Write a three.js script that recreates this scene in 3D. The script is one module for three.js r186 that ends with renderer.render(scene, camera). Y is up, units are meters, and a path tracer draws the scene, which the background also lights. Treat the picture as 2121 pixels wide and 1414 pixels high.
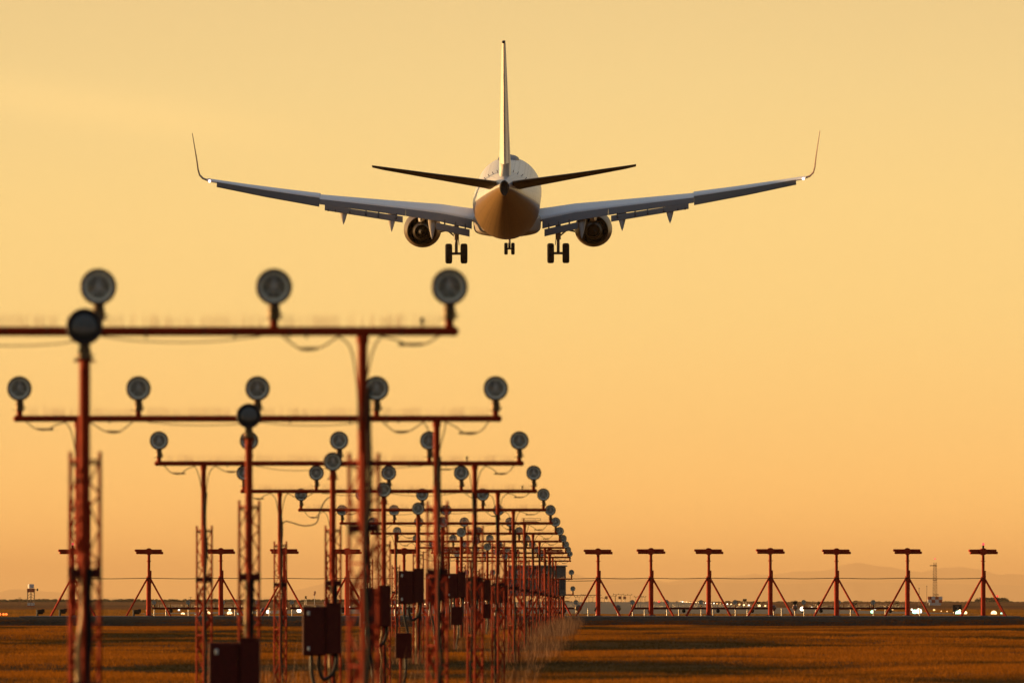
import * as THREE from 'three';
import { mergeGeometries } from 'three/addons/utils/BufferGeometryUtils.js';
import { RoundedBoxGeometry } from 'three/addons/geometries/RoundedBoxGeometry.js';
import { ImprovedNoise } from 'three/addons/math/ImprovedNoise.js';

// ------------------------------------------------------------------ camera, sky, sun, exposure
const EYE = 1.7, F = 22700;                       // eye height; focal length in pixels of a 2121 px wide frame
const scene = new THREE.Scene();
const camera = new THREE.PerspectiveCamera(2 * Math.atan(707 / F) * 180 / Math.PI, 2121 / 1414, 0.5, 400000);
camera.position.set(0, EYE, 0);
camera.rotation.order = 'YXZ';
camera.rotation.y = Math.atan(167.5 / F);
camera.rotation.x = Math.atan(541 / F);
camera.focus = 560;
camera.userData.fStop = camera.getFocalLength() / 1000 / 0.041;
scene.add(camera);

const renderer = new THREE.WebGLRenderer({ antialias: true });
renderer.toneMapping = THREE.LinearToneMapping;
const EXPO = 1.8;
renderer.toneMappingExposure = EXPO;
renderer.shadowMap.enabled = true;

const SUN_AZ = -70, SUN_EL = 4.2;                 // degrees; azimuth from the view axis, left negative
const sd = [Math.sin(SUN_AZ * Math.PI / 180) * Math.cos(SUN_EL * Math.PI / 180), Math.sin(SUN_EL * Math.PI / 180), -Math.cos(SUN_AZ * Math.PI / 180) * Math.cos(SUN_EL * Math.PI / 180)];
const sun = new THREE.DirectionalLight(new THREE.Color().setRGB(1, 0.57, 0.22), 5);
sun.position.set(sd[0] * 900, sd[1] * 900, sd[2] * 900 - 320);
sun.target.position.set(0, 0, -320);
sun.castShadow = true;
sun.shadow.mapSize.set(4096, 4096);
Object.assign(sun.shadow.camera, { left: -400, right: 400, top: 80, bottom: -80, near: 10, far: 2000 });
sun.shadow.radius = 1.6;
scene.add(sun, sun.target);

const perlin = new ImprovedNoise();
const lerp = (a, b, t) => a + (b - a) * t, clamp = (x, a, b) => Math.min(b, Math.max(a, x));
const smooth = (a, b, x) => { const t = clamp((x - a) / (b - a), 0, 1); return t * t * (3 - 2 * t); };
function ramp(stops, x) {                         // piecewise linear, values may be arrays
  if (x <= stops[0][0]) return stops[0][1];
  for (let i = 1; i < stops.length; i++) if (x <= stops[i][0]) {
    const [a, va] = stops[i - 1], [b, vb] = stops[i], t = (x - a) / (b - a);
    return Array.isArray(va) ? va.map((v, k) => lerp(v, vb[k], t)) : lerp(va, vb, t);
  }
  return stops[stops.length - 1][1];
}
{ // a clear sunset sky: warm round the sun's half, cooler and dimmer overhead and behind
  const W = 4096, H = 2048, data = new Float32Array(W * H * 4);
  const front = [[0, [1.44, 0.75, 0.195]], [0.45, [1.28, 0.74, 0.215]], [0.9, [1.12, 0.705, 0.23]], [1.5, [1.05, 0.725, 0.258]], [2.1, [1.02, 0.725, 0.275]], [2.7, [0.94, 0.69, 0.29]], [3.3, [0.86, 0.63, 0.28]], [6, [0.72, 0.56, 0.29]], [12, [0.5, 0.43, 0.29]], [25, [0.29, 0.31, 0.30]], [50, [0.19, 0.24, 0.30]], [90, [0.16, 0.21, 0.29]]];
  const back = [[0, [0.13, 0.105, 0.095]], [5, [0.15, 0.135, 0.13]], [12, [0.16, 0.16, 0.16]], [30, [0.18, 0.205, 0.22]], [60, [0.155, 0.205, 0.28]], [90, [0.16, 0.21, 0.29]]];
  for (let r = 0; r < H; r++) {
    const el = ((r + 0.5) / H - 0.5) * 180, e = Math.max(0, el), a = ramp(front, e), b = ramp(back, e);
    for (let c = 0; c < W; c++) {
      const az = ((c + 0.5) / W - 0.5) * 2 * Math.PI, x = Math.cos(az), z = Math.sin(az);
      const view = Math.atan2(x, -z) * 180 / Math.PI;                       // azimuth from the view axis
      let dc = Math.abs(view + 28); if (dc > 180) dc = 360 - dc;
      const w = 1 - smooth(80, 140, dc);
      const ang = Math.acos(clamp(Math.cos(el * Math.PI / 180) * (x * sd[0] + z * sd[2]) / 1 + Math.sin(el * Math.PI / 180) * sd[1], -1, 1)) * 180 / Math.PI;
      const glow = 1.6 * Math.exp(-ang / 14);
      let k = 1 - 0.0055 * clamp(Math.abs(view - 0.1) - 0.3, 0, 6) * smooth(0.5, 3, e);
      // a thin wisp high in the left of the view
      const wisp = 0.10 * Math.exp(-(((e - (2.66 - (view + 3.1) * 0.14)) / 0.085) ** 2)) * smooth(-1.2, -2.4, view) * smooth(-14, -6, view);
      const o = (r * W + c) * 4, g3 = [1, 0.58, 0.2];
      for (let i = 0; i < 3; i++) data[o + i] = lerp(b[i], a[i], w) * k + glow * g3[i] * 0.55 * Math.exp(-Math.max(0, -el) / 3) + wisp * [1, 0.5, 0.1][i];
      for (let i = 0; i < 3; i++) data[o + i] = Math.max(0, data[o + i]) / EXPO;
      data[o + 3] = 1;
    }
  }
  const sky = new THREE.DataTexture(data, W, H, THREE.RGBAFormat, THREE.FloatType);
  sky.mapping = THREE.EquirectangularReflectionMapping; sky.magFilter = THREE.LinearFilter; sky.minFilter = THREE.LinearFilter; sky.needsUpdate = true;
  scene.background = sky; scene.environment = sky;
}
scene.fog = new THREE.FogExp2(new THREE.Color().setRGB(1, 0.72, 0.40), 0.00002);

// ------------------------------------------------------------------ helpers
let seed = 12345;
const rnd = () => { seed = (seed * 1664525 + 1013904223) >>> 0; return seed / 4294967296; };
const rr = (a, b) => a + (b - a) * rnd();
const V = (x, y, z) => new THREE.Vector3(x, y, z);
const at = (px, py, d) => V((px - 1228) / F * d, EYE + (1248 - py) / F * d, -d);   // a point of the place, d metres away
const taken = {};
const numbered = (n) => { const k = taken[n] = (taken[n] ?? -1) + 1; return k ? n + '_' + String(k).padStart(3, '0') : n; };
function plain(g) { g = g.index ? g.toNonIndexed() : g; for (const k of Object.keys(g.attributes)) if (!['position', 'normal', 'uv'].includes(k)) g.deleteAttribute(k); return g; }
const merge = (list) => mergeGeometries(list.map(plain));
const move = (g, x, y, z) => { g.translate(x, y, z); return g; };
function rod(a, b, r, seg = 6, r2 = r) {
  const d = b.clone().sub(a), g = new THREE.CylinderGeometry(r2, r, d.length(), seg, 1);
  g.applyQuaternion(new THREE.Quaternion().setFromUnitVectors(V(0, 1, 0), d.normalize()));
  g.translate((a.x + b.x) / 2, (a.y + b.y) / 2, (a.z + b.z) / 2);
  return g;
}
const box = (w, h, d, x = 0, y = 0, z = 0, r = 0) => move(r ? new RoundedBoxGeometry(w, h, d, 2, r) : new THREE.BoxGeometry(w, h, d), x, y, z);
const tube = (pts, r, n = 24, seg = 6) => new THREE.TubeGeometry(new THREE.CatmullRomCurve3(pts), n, r, seg);
const lathe = (pts, seg = 32) => new THREE.LatheGeometry(pts.map((p) => new THREE.Vector2(p[0], p[1])), seg);
function shadow(o) { o.castShadow = true; o.receiveShadow = true; return o; }
function thing(name, label, category, pos, group) {
  const o = new THREE.Group(); o.name = numbered(name); o.position.copy(pos); scene.add(o);
  o.userData = { label, category }; if (group) o.userData.group = group;
  return o;
}
function part(name, geo, mat, parent, y = 0) {
  const m = shadow(new THREE.Mesh(Array.isArray(geo) ? merge(geo) : geo, mat)); m.name = name; m.position.y = y; parent.add(m); return m;
}
function setting(name, geo, mat, kind = 'structure', label) {
  const m = shadow(new THREE.Mesh(Array.isArray(geo) ? merge(geo) : geo, mat)); m.name = name; m.userData = { kind }; if (label) m.userData.label = label; scene.add(m); return m;
}
const paint = (r, g, b, o = {}) => new THREE.MeshPhysicalMaterial({ color: new THREE.Color().setRGB(r, g, b), roughness: 0.55, specularIntensity: 0.45, ...o });
const mat = (r, g, b, o = {}) => new THREE.MeshStandardMaterial({ color: new THREE.Color().setRGB(r, g, b), roughness: 0.6, ...o });
const glow = (r, g, b, k) => new THREE.MeshStandardMaterial({ color: 0x111111, emissive: new THREE.Color().setRGB(r, g, b), emissiveIntensity: k, roughness: 0.4 });
function noiseTex(n, fn, srgb = true) {
  const d = new Uint8Array(n * n * 4);
  for (let y = 0; y < n; y++) for (let x = 0; x < n; x++) { const c = fn(x / n, y / n), o = (y * n + x) * 4; for (let i = 0; i < 3; i++) d[o + i] = clamp(Math.round(c[i] * 255), 0, 255); d[o + 3] = 255; }
  const t = new THREE.DataTexture(d, n, n); t.wrapS = t.wrapT = THREE.RepeatWrapping; t.magFilter = THREE.LinearFilter; t.minFilter = THREE.LinearFilter;
  if (srgb) t.colorSpace = THREE.SRGBColorSpace; t.needsUpdate = true; return t;
}
const wrapNoise = (u, v, f, s) => { // tiling noise
  const a = u * 2 * Math.PI, b = v * 2 * Math.PI, k = f / 6.283;
  return perlin.noise(Math.cos(a) * k + s, Math.sin(a) * k + Math.cos(b) * k * 1.37, Math.sin(b) * k + s * 1.7);
};
const wearTex = noiseTex(256, (u, v) => { const n = 0.86 + 0.16 * wrapNoise(u, v, 18, 2) + 0.12 * wrapNoise(u, v, 60, 7), s = clamp(n, 0.6, 1); return [s, s, s]; });
const roughTex = noiseTex(256, (u, v) => { const n = 0.75 + 0.3 * wrapNoise(u, v, 26, 5); return [n, n, n]; }, false);
const M = {
  orange: paint(0.44, 0.040, 0.004, { roughness: 0.7, specularIntensity: 0.25, map: wearTex }),
  antenna: paint(0.5, 0.034, 0.008, { roughness: 0.75, specularIntensity: 0.3, map: wearTex }),
  orangeDull: paint(0.40, 0.034, 0.005, { roughness: 0.75, specularIntensity: 0.3, map: wearTex }),
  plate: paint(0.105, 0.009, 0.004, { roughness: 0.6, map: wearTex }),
  rust: mat(0.14, 0.05, 0.02, { roughness: 0.8, map: wearTex }),
  black: paint(0.008, 0.008, 0.008, { roughness: 0.75 }),
  conduit: paint(0.012, 0.011, 0.01, { roughness: 0.4 }),
  flex: mat(0.5, 0.33, 0.12, { roughness: 0.45 }),
  brass: mat(0.13, 0.075, 0.02, { roughness: 0.45, metalness: 0.3 }),
  housing: mat(0.05, 0.028, 0.016, { roughness: 0.5 }),
  rim: mat(0.035, 0.016, 0.01, { roughness: 0.5 }),
  mirror: mat(0.93, 0.92, 0.86, { roughness: 0.14, metalness: 1 }),
  flange: mat(0.80, 0.82, 0.70, { roughness: 0.5 }),
  bulb: mat(0.62, 0.60, 0.60, { roughness: 0.35, metalness: 0.1 }),
  lens: new THREE.MeshPhysicalMaterial({ color: new THREE.Color().setRGB(0.88, 0.92, 0.9), roughness: 0.06, transmission: 1, thickness: 0, ior: 1.5 }),
  strobeGlass: new THREE.MeshPhysicalMaterial({ color: new THREE.Color().setRGB(0.045, 0.048, 0.046), roughness: 0.16, clearcoat: 1, clearcoatRoughness: 0.05 }),
  steel: mat(0.35, 0.33, 0.3, { roughness: 0.4, metalness: 0.7 }),
  spike: mat(0.5, 0.3, 0.2, { roughness: 0.4, metalness: 0.2 }),
  tag: mat(0.55, 0.58, 0.58, { roughness: 0.5 }),
  shelter: mat(0.16, 0.155, 0.14, { roughness: 0.6, map: wearTex }),
  concrete: mat(0.11, 0.105, 0.1, { roughness: 0.9, map: wearTex }),
};

// ------------------------------------------------------------------ terrain
const GROUND = [[-3000, -1.7], [100, -1.7], [126, -1.5], [157, -1.24], [187, -1.02], [220, -0.95], [300, -0.94], [430, -0.98], [457.5, -1.02], [459, -1.0], [463, -0.66], [464, -0.62], [479, -0.62], [484, -0.84], [491, -0.84], [800, -0.86], [1400, -0.88], [2135, -0.66], [3243, -0.14], [3600, 0.25], [4000, 0.0], [6000, 0.0], [135000, 2]];
function heightRel(x, d) {                        // height above the eye of the ground at x, d metres ahead
  let h = ramp(GROUND, d);
  const near = 1 - smooth(440, 456, d), beyond = smooth(486, 500, d) * (1 - smooth(700, 790, d));
  const big = perlin.noise(x / 31 + 3.1, d / 27, 1.3) * 0.19 + perlin.noise(x / 13 + 9, d / 15, 4.2) * 0.15 + perlin.noise(x / 5, d / 6, 8.1) * 0.055;
  h += big * near + 0.2 * big * beyond;
  if (d > 456 && d < 484) h += perlin.noise(x / 9, d / 4, 2.2) * 0.05 * smooth(456, 459, d) * (1 - smooth(462, 463, d));
  return h;
}
const groundY = (x, d) => EYE + heightRel(x, d);
const zLines = [], xLines = [];
for (let d = -2500; d < 0; d += 500) zLines.push(d);
for (let d = 0; d < 120; d += 6) zLines.push(d);
for (let d = 120; d < 455; d += 0.8) zLines.push(d);
for (let d = 455; d < 486; d += 0.4) zLines.push(d);
for (let d = 486; d < 800; d += 3) zLines.push(d);
for (let d = 800; d < 4000; d += 40) zLines.push(d);
zLines.push(4000, 4300, 5000, 6000, 9000, 14000, 30000, 60000, 135000);
for (let x = -44; x <= 44.01; x += 0.6) xLines.push(x);
for (let x = 44.6, s = 1.2; x < 60000; s *= 1.25, x += s) { xLines.push(x); xLines.unshift(-x); }
const farBands = [[-3000, [0.085, 0.055, 0.018]], [455, [0.085, 0.055, 0.018]], [457, [0.022, 0.017, 0.009]], [463.3, [0.055, 0.052, 0.05]], [480, [0.06, 0.056, 0.052]], [484, [0.15, 0.085, 0.02]], [800, [0.17, 0.09, 0.018]], [900, [0.15, 0.08, 0.02]], [1250, [0.15, 0.085, 0.035]], [1300, [0.2, 0.1, 0.02]], [1700, [0.17, 0.085, 0.02]], [2000, [0.12, 0.07, 0.025]], [2600, [0.16, 0.085, 0.025]], [4000, [0.12, 0.07, 0.03]], [6000, [0.08, 0.055, 0.03]]];
{
  const nx = xLines.length, nz = zLines.length, pos = new Float32Array(nx * nz * 3), col = new Float32Array(nx * nz * 3), uv = new Float32Array(nx * nz * 2), idx = [];
  for (let j = 0; j < nz; j++) for (let i = 0; i < nx; i++) {
    const o = j * nx + i, x = xLines[i], d = zLines[j];
    pos.set([x, groundY(x, d), -d], o * 3); uv.set([x / 4, d / 4], o * 2);
    const n = perlin.noise(x / 17, d / 19, 6.5) * 0.5 + perlin.noise(x / 4, d / 5, 2.5) * 0.3 + perlin.noise(x / 60, d / 90, 9.5) * 0.5;
    const c = ramp(farBands, d), fk = d > 484 ? 1.5 : 1.2, fg = d > 484 ? 0.85 : 1, k = fk + fk * 0.55 * clamp(n, -0.8, 0.8) * (d > 463 && d < 481 ? 0.2 : 1);
    col.set([c[0] * k * (d > 484 ? 1.2 : 1), c[1] * k * fg * (1 - 0.1 * n), c[2] * k * fg * fg], o * 3);
  }
  for (let j = 0; j < nz - 1; j++) for (let i = 0; i < nx - 1; i++) { const a = j * nx + i, b = a + 1, c = a + nx, e = c + 1; idx.push(a, b, e, a, e, c); }
  const g = new THREE.BufferGeometry();
  g.setAttribute('position', new THREE.BufferAttribute(pos, 3)); g.setAttribute('color', new THREE.BufferAttribute(col, 3)); g.setAttribute('uv', new THREE.BufferAttribute(uv, 2));
  g.setIndex(idx); g.computeVertexNormals();
  const turf = noiseTex(512, (u, v) => { const n = 0.8 + 0.25 * wrapNoise(u, v, 40, 1) + 0.3 * wrapNoise(u, v, 150, 3), s = clamp(n, 0.35, 1); return [s, s, s]; });
  const bump = noiseTex(512, (u, v) => { const n = 0.5 + 0.4 * wrapNoise(u, v, 60, 4) + 0.4 * wrapNoise(u, v, 190, 9); return [n, n, n]; }, false);
  setting('ground', g, new THREE.MeshPhysicalMaterial({ specularIntensity: 0.1, vertexColors: true, map: turf, bumpMap: bump, bumpScale: 0.12, roughness: 0.95 }));
}
function strip(name, x0, x1, d0, d1, lift, material, cols = 12) {   // a sheet that follows the ground's own grid lines
  const ds = [d0, ...zLines.filter((d) => d > d0 && d < d1), d1], pos = [], uv = [], idx = [];
  for (const d of ds) for (let i = 0; i <= cols; i++) { const x = lerp(x0, x1, i / cols); pos.push(x, groundY(x, d) + lift, -d); uv.push(x / 6, d / 6); }
  const n = cols + 1;
  for (let j = 0; j < ds.length - 1; j++) for (let i = 0; i < cols; i++) { const a = j * n + i; idx.push(a, a + 1, a + n + 1, a, a + n + 1, a + n); }
  const g = new THREE.BufferGeometry(); g.setAttribute('position', new THREE.Float32BufferAttribute(pos, 3)); g.setAttribute('uv', new THREE.Float32BufferAttribute(uv, 2)); g.setIndex(idx); g.computeVertexNormals();
  return setting(name, g, material);
}
strip('runway', -35, 29, 800, 3560, 0.03, mat(0.06, 0.045, 0.035, { roughness: 0.9, map: wearTex }));
// the raised pad that carries the antenna row
setting('antenna_pad', box(42.5, 0.12, 12, -3.1, EYE - 0.63, -470.5, 0.03), M.concrete);
// hills across the horizon, two ridges
function ridge(name, pts, D, deep, seedN, color) {
  const top = [], n = 260, pos = [], idx = [];
  for (let i = 0; i <= n; i++) {
    const px = lerp(pts[0][0], pts[pts.length - 1][0], i / n), py = ramp(pts, px) + (perlin.noise(px / 23, seedN, 0) * 1.6 + perlin.noise(px / 8, seedN, 3) * 0.7);
    top.push(at(px, Math.min(py, 1250), D));
  }
  const rows = 8;
  for (let r = 0; r <= rows; r++) for (let i = 0; i <= n; i++) {
    const p = top[i], t = r / rows, gully = perlin.noise(i / 9, t * 3, seedN) * 0.02 * Math.sin(t * Math.PI);
    pos.push(p.x, lerp(p.y, -8, clamp(t + gully, 0, 1)), p.z + deep * t + deep * 0.06 * perlin.noise(i / 12, t * 2, seedN + 5));
  }
  for (let i = 0; i <= n; i++) pos.push(top[i].x, -8, top[i].z - deep);
  const m = n + 1;
  for (let r = 0; r < rows; r++) for (let i = 0; i < n; i++) { const a = r * m + i, b = a + m; idx.push(a, b, a + 1, a + 1, b, b + 1); }
  for (let i = 0; i < n; i++) { const a = i, b = (rows + 1) * m + i; idx.push(a, a + 1, b, a + 1, b + 1, b); }
  const g = new THREE.BufferGeometry(); g.setAttribute('position', new THREE.Float32BufferAttribute(pos, 3)); g.setIndex(idx); g.computeVertexNormals();
  return setting(name, g, mat(...color, { roughness: 1 }));
}
ridge('far_hills', [[-400, 1232], [-60, 1228], [0, 1226], [28, 1220], [70, 1222], [119, 1227], [200, 1236], [330, 1243], [470, 1243], [560, 1235], [609, 1223], [653, 1212], [689, 1205], [740, 1195], [790, 1189], [880, 1178], [960, 1172], [1050, 1171], [1120, 1175], [1160, 1181], [1194, 1188], [1214, 1196], [1245, 1200], [1273, 1195], [1300, 1196], [1345, 1200], [1385, 1206], [1410, 1200], [1455, 1197], [1500, 1194], [1540, 1191], [1562, 1188], [1590, 1191], [1620, 1188], [1644, 1184], [1700, 1182], [1716, 1180], [1735, 1174], [1755, 1168], [1775, 1165], [1788, 1166], [1812, 1171], [1851, 1176], [1880, 1182], [1909, 1185], [1925, 1181], [1945, 1176], [1991, 1174], [2029, 1178], [2068, 1191], [2092, 1188], [2121, 1190], [2180, 1186], [2300, 1195], [2500, 1215]], 125000, 6000, 3.3, [0.10, 0.095, 0.09]);
ridge('near_hills', [[1150, 1249], [1200, 1230], [1245, 1214], [1290, 1207], [1340, 1203], [1375, 1209], [1400, 1211], [1440, 1205], [1520, 1206], [1640, 1209], [1760, 1205], [1900, 1208], [2121, 1212], [2300, 1220], [2500, 1230]], 104000, 5000, 7.7, [0.09, 0.088, 0.085]);

// ------------------------------------------------------------------ grass
function bladeGeo(n, size, h0, h1, w, lean) {
  const pos = [], nor = [];
  for (let i = 0; i < n; i++) {
    const x = rr(-size, size) / 2, z = rr(-size, size) / 2, a = rr(0, Math.PI * 2), h = rr(h0, h1), l = rr(0.1, lean) * h, b = rr(0, Math.PI * 2);
    const dx = Math.cos(a) * w / 2, dz = Math.sin(a) * w / 2, lx = Math.cos(b) * l, lz = Math.sin(b) * l;
    const p = [[x - dx, 0, z - dz], [x + dx, 0, z + dz], [x - dx * 0.8 + lx * 0.35, h * 0.6, z - dz * 0.8 + lz * 0.35], [x + dx * 0.8 + lx * 0.35, h * 0.6, z + dz * 0.8 + lz * 0.35], [x + lx, h, z + lz]];
    for (const t of [[0, 1, 3], [0, 3, 2], [2, 3, 4]]) for (const k of t) pos.push(...p[k]);
  }
  const g = new THREE.BufferGeometry(); g.setAttribute('position', new THREE.Float32BufferAttribute(pos, 3)); g.computeVertexNormals(); return g;
}
function scatter(name, geo, material, places, label) {
  const m = new THREE.InstancedMesh(geo, material, places.length), o = new THREE.Object3D(), c = new THREE.Color();
  places.forEach(([x, d, s, sy, r, g, b], i) => { o.position.set(x, groundY(x, d) - 0.008, -d); o.rotation.set(0, (x * 7.13 + d * 3.71) % 6.283, 0); o.scale.set(s, s * sy, s); o.updateMatrix(); m.setMatrixAt(i, o.matrix); m.setColorAt(i, c.setRGB(r, g, b)); });
  m.name = name; m.userData = { kind: 'stuff', label }; shadow(m); scene.add(m); return m;
}
{
  const grassMat = new THREE.MeshPhysicalMaterial({ color: 0xffffff, roughness: 0.95, side: THREE.DoubleSide, transmission: 0.45, thickness: 0, specularIntensity: 0.12 });
  for (let v = 0; v < 2; v++) {
    const places = [];
    for (let d = 131; d < 462; d += 0.55) {
      const w = d * 0.0467 + 2.5, cx = -d * 0.0074, n = Math.round(2 * w / 1.35);
      for (let i = 0; i < n; i++) {
        const x = cx + lerp(-w, w, (i + rnd()) / n), dd = d + rnd() * 0.55;
        const k = perlin.noise(x / 9, dd / 11, 5.5) + 0.7 * perlin.noise(x / 2.4, dd / 4, 1.5), t = smooth(-0.45, 0.4, k);
        const dead = rnd() < 0.05 ? 1.6 : 1, dim = dd > 456 ? 0.3 : 1;
        places.push([x, dd, rr(0.85, 1.2), clamp(0.95 + k * 0.6, 0.5, 1.5), lerp(0.035, 0.31, t) * dead * dim, lerp(0.024, 0.105, t) * dead * dim, lerp(0.004, 0.006, t) * dead * dim]);
      }
    }
    scatter(v ? 'mown_grass_001' : 'mown_grass', bladeGeo(130, 1.0, 0.02, 0.065, 0.008, 1.0), grassMat, places, 'rough mown grass, orange in the low sun, in front of the antenna row');
  }
  const far = [];
  for (let d = 484; d < 1250; d *= 1.0052) {
    const w = d * 0.05 + 3, cx = -d * 0.0074, n = Math.round(2 * w / (d * 0.0042));
    for (let i = 0; i < n; i++) {
      const x = cx + lerp(-w, w, (i + rnd()) / n), dd = d + rnd() * d * 0.005; if (dd > 798 && x > -36 && x < 30) continue;
      const t = clamp(0.5 + perlin.noise(x / 20, dd / 30, 5.5), 0, 1), s = d / 300;
      far.push([x, dd, s * rr(0.8, 1.2), 0.45, lerp(0.2, 0.34, t), lerp(0.10, 0.15, t), 0.018]);
    }
  }
  scatter('far_grass', bladeGeo(60, 1.2, 0.04, 0.10, 0.012, 0.8), grassMat, far, 'golden grass field between the antenna row and the runway');
  const tall = [];
  const add = (x, d, s, k) => tall.push([x, d, s, rr(0.7, 1.3), 0.22 * k, 0.08 * k, 0.014 * k]);
  for (let row = 1; row <= 14; row++) for (let i = 0; i < 24; i++) { const d = 64 + 30.48 * (row - 1); if (d < 120) continue; const x = [-4.45, -2.95, -1.35][i % 3]; add(x + rr(-0.45, 0.5), d + rr(-1.6, 1.6), rr(0.6, 1.25), rr(0.7, 1.1)); }
  for (let d = 170; d < 466; d += 0.7) { add(-0.95 - 0.3 * perlin.noise(d / 9, 1, 1) + rr(-0.4, 0.34) * smooth(160, 220, d), d, rr(0.5, 1.15) * smooth(150, 230, d), rr(0.7, 1.1)); if (rnd() < 0.3) add(rr(-5.2, -1.2), d, rr(0.2, 0.5), rr(0.6, 1)); }
  scatter('tall_grass', bladeGeo(34, 0.5, 0.14, 0.46, 0.004, 0.6), new THREE.MeshStandardMaterial({ color: 0xffffff, roughness: 0.7, side: THREE.DoubleSide }), tall, 'tall dry grass left unmown along the feet of the light masts');
}

// ------------------------------------------------------------------ approach lights
// Heights below are above the eye; each thing is set on the ground and its parts lifted to those heights.
const ROW_D = (k) => 64.2 + 30.48 * (k - 1), AXIS = -2.9;
const lampGeo = (() => {
  const turn = (g) => { g.rotateX(Math.PI / 2); return g; };           // the lathe's axis towards +z
  return {
    housing: merge([turn(lathe([[0.0, -0.115], [0.03, -0.112], [0.06, -0.085], [0.085, -0.045], [0.1, -0.012], [0.104, 0.0], [0.104, 0.012], [0.1, 0.016]], 40)), turn(lathe([[0.09, -0.006], [0.1, -0.006], [0.1, 0.014]], 40))]),
    rim: turn(lathe([[0.088, 0.014], [0.091, 0.023], [0.101, 0.024], [0.107, 0.018], [0.108, 0.004], [0.105, -0.004]], 48)),
    flange: turn(lathe([[0.09, 0.012], [0.084, 0.014], [0.074, 0.011], [0.069, 0.006]], 48)),
    reflector: turn(lathe([[0.070, 0.005], [0.066, -0.012], [0.058, -0.032], [0.044, -0.052], [0.026, -0.067], [0.008, -0.073], [0, -0.0735]], 40)),
    bulb: merge([move(new THREE.SphereGeometry(0.022, 16, 10).scale(1, 1.25, 0.6), 0, 0.006, -0.03), box(0.02, 0.05, 0.006, 0, 0.04, -0.028), rod(V(-0.05, -0.042, -0.026), V(0, -0.005, -0.03), 0.006, 6), rod(V(0.05, -0.042, -0.026), V(0, -0.005, -0.03), 0.006, 6), rod(V(0, 0, -0.072), V(0, 0, -0.045), 0.009, 10), rod(V(-0.03, 0.03, -0.05), V(0, 0.004, -0.038), 0.003, 5), rod(V(0.03, 0.03, -0.05), V(0, 0.004, -0.038), 0.003, 5), rod(V(0, -0.05, -0.035), V(0, -0.004, -0.038), 0.004, 5)]),
    lens: turn(lathe([[0, 0.024], [0.03, 0.0225], [0.055, 0.019], [0.073, 0.012]], 40)),
    neck: merge([rod(V(0, -0.135, -0.02), V(0, -0.09, -0.03), 0.036, 16, 0.03), rod(V(0, -0.185, -0.02), V(0, -0.135, -0.02), 0.038, 18), rod(V(0, -0.192, -0.02), V(0, -0.184, -0.02), 0.05, 18), rod(V(0.03, -0.165, -0.02), V(0.056, -0.165, -0.02), 0.006, 6), rod(V(-0.056, -0.187, -0.02), V(-0.03, -0.187, -0.02), 0.005, 6)]),
    stem: merge([rod(V(0, -0.255, -0.02), V(0, -0.19, -0.02), 0.026, 14)]),
  };
})();
function lampHead(parent, x, y, z, tilt = 0, turnY = 0, unlit = false) {
  const o = shadow(new THREE.Mesh(lampGeo.housing, M.housing)); o.name = 'lamp'; o.position.set(x, y, z); o.rotation.set(tilt, turnY, 0); parent.add(o);
  part('rim', lampGeo.rim, M.rim, o); part('neck', lampGeo.neck, M.brass, o); part('stem', lampGeo.stem, M.orange, o);
  part('flange', lampGeo.flange, unlit ? M.black : M.flange, o);
  part('reflector', lampGeo.reflector, M.mirror, o); part('bulb', lampGeo.bulb, M.bulb, o);
  part('lens', lampGeo.lens, unlit ? M.strobeGlass : M.lens, o);
  return o;
}
const BAR = 1.59, LAMP = 1.85, LEG = 1.55;
const LAT_TOP = 0.88, LAT_BOT = -1.9;
function lattice(w, top, bot, step = 0.2) {
  const r = w / Math.sqrt(3), legs = [0, 1, 2].map((k) => { const a = Math.PI / 2 + k * 2 * Math.PI / 3 + Math.PI; return [Math.cos(a) * r, -Math.sin(a) * r]; }), list = [];
  for (const [x, z] of legs) list.push(rod(V(x, bot, z), V(x, top, z), 0.0122, 5));
  for (let k = 0; k < 3; k++) {
    const [ax, az] = legs[k], [bx, bz] = legs[(k + 1) % 3];
    let i = 0;
    for (let y = top - 0.05; y - step > bot; y -= step, i++) {
      list.push(i % 2 ? rod(V(ax, y, az), V(bx, y - step, bz), 0.0062, 4) : rod(V(bx, y, bz), V(ax, y - step, az), 0.0062, 4));
      if (i % 3 === 0) list.push(rod(V(ax, y, az), V(bx, y, bz), 0.0068, 4));
    }
  }
  return merge(list);
}
const latGeo = lattice(0.172, LAT_TOP, LAT_BOT);
const spikeGeo = (() => {
  const list = [];
  const one = (x, a, h, lx) => { const c = new THREE.CylinderGeometry(0.0006, 0.0011, h, 3, 1, true); c.translate(0, h / 2, 0); c.rotateX(a); c.rotateZ(lx); c.translate(x, BAR + 0.022, 0); list.push(c); };
  for (let x = -1.98; x < 2.05; x += 0.0105 + 0.016 * (0.5 + perlin.noise(x * 4.3, 7, 5))) {
    if (rnd() < 0.25) continue;
    if (Math.abs(((x + 2.06 + 0.515) % 1.03) - 0.515) < 0.05 || perlin.noise(x * 1.7, 4, 2) < -0.34) continue;
    const h = 0.082 + 0.02 * perlin.noise(x * 3, 1, 1);
    one(x, rr(-0.6, -0.35), h * rr(0.85, 1.1), rr(-0.1, 0.1)); one(x + 0.003, rr(-0.06, 0.06), h * rr(0.9, 1.15), rr(-0.1, 0.1)); one(x + 0.006, rr(0.35, 0.6), h * rr(0.85, 1.1), rr(-0.1, 0.1));
  }
  return merge(list);
})();
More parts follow.
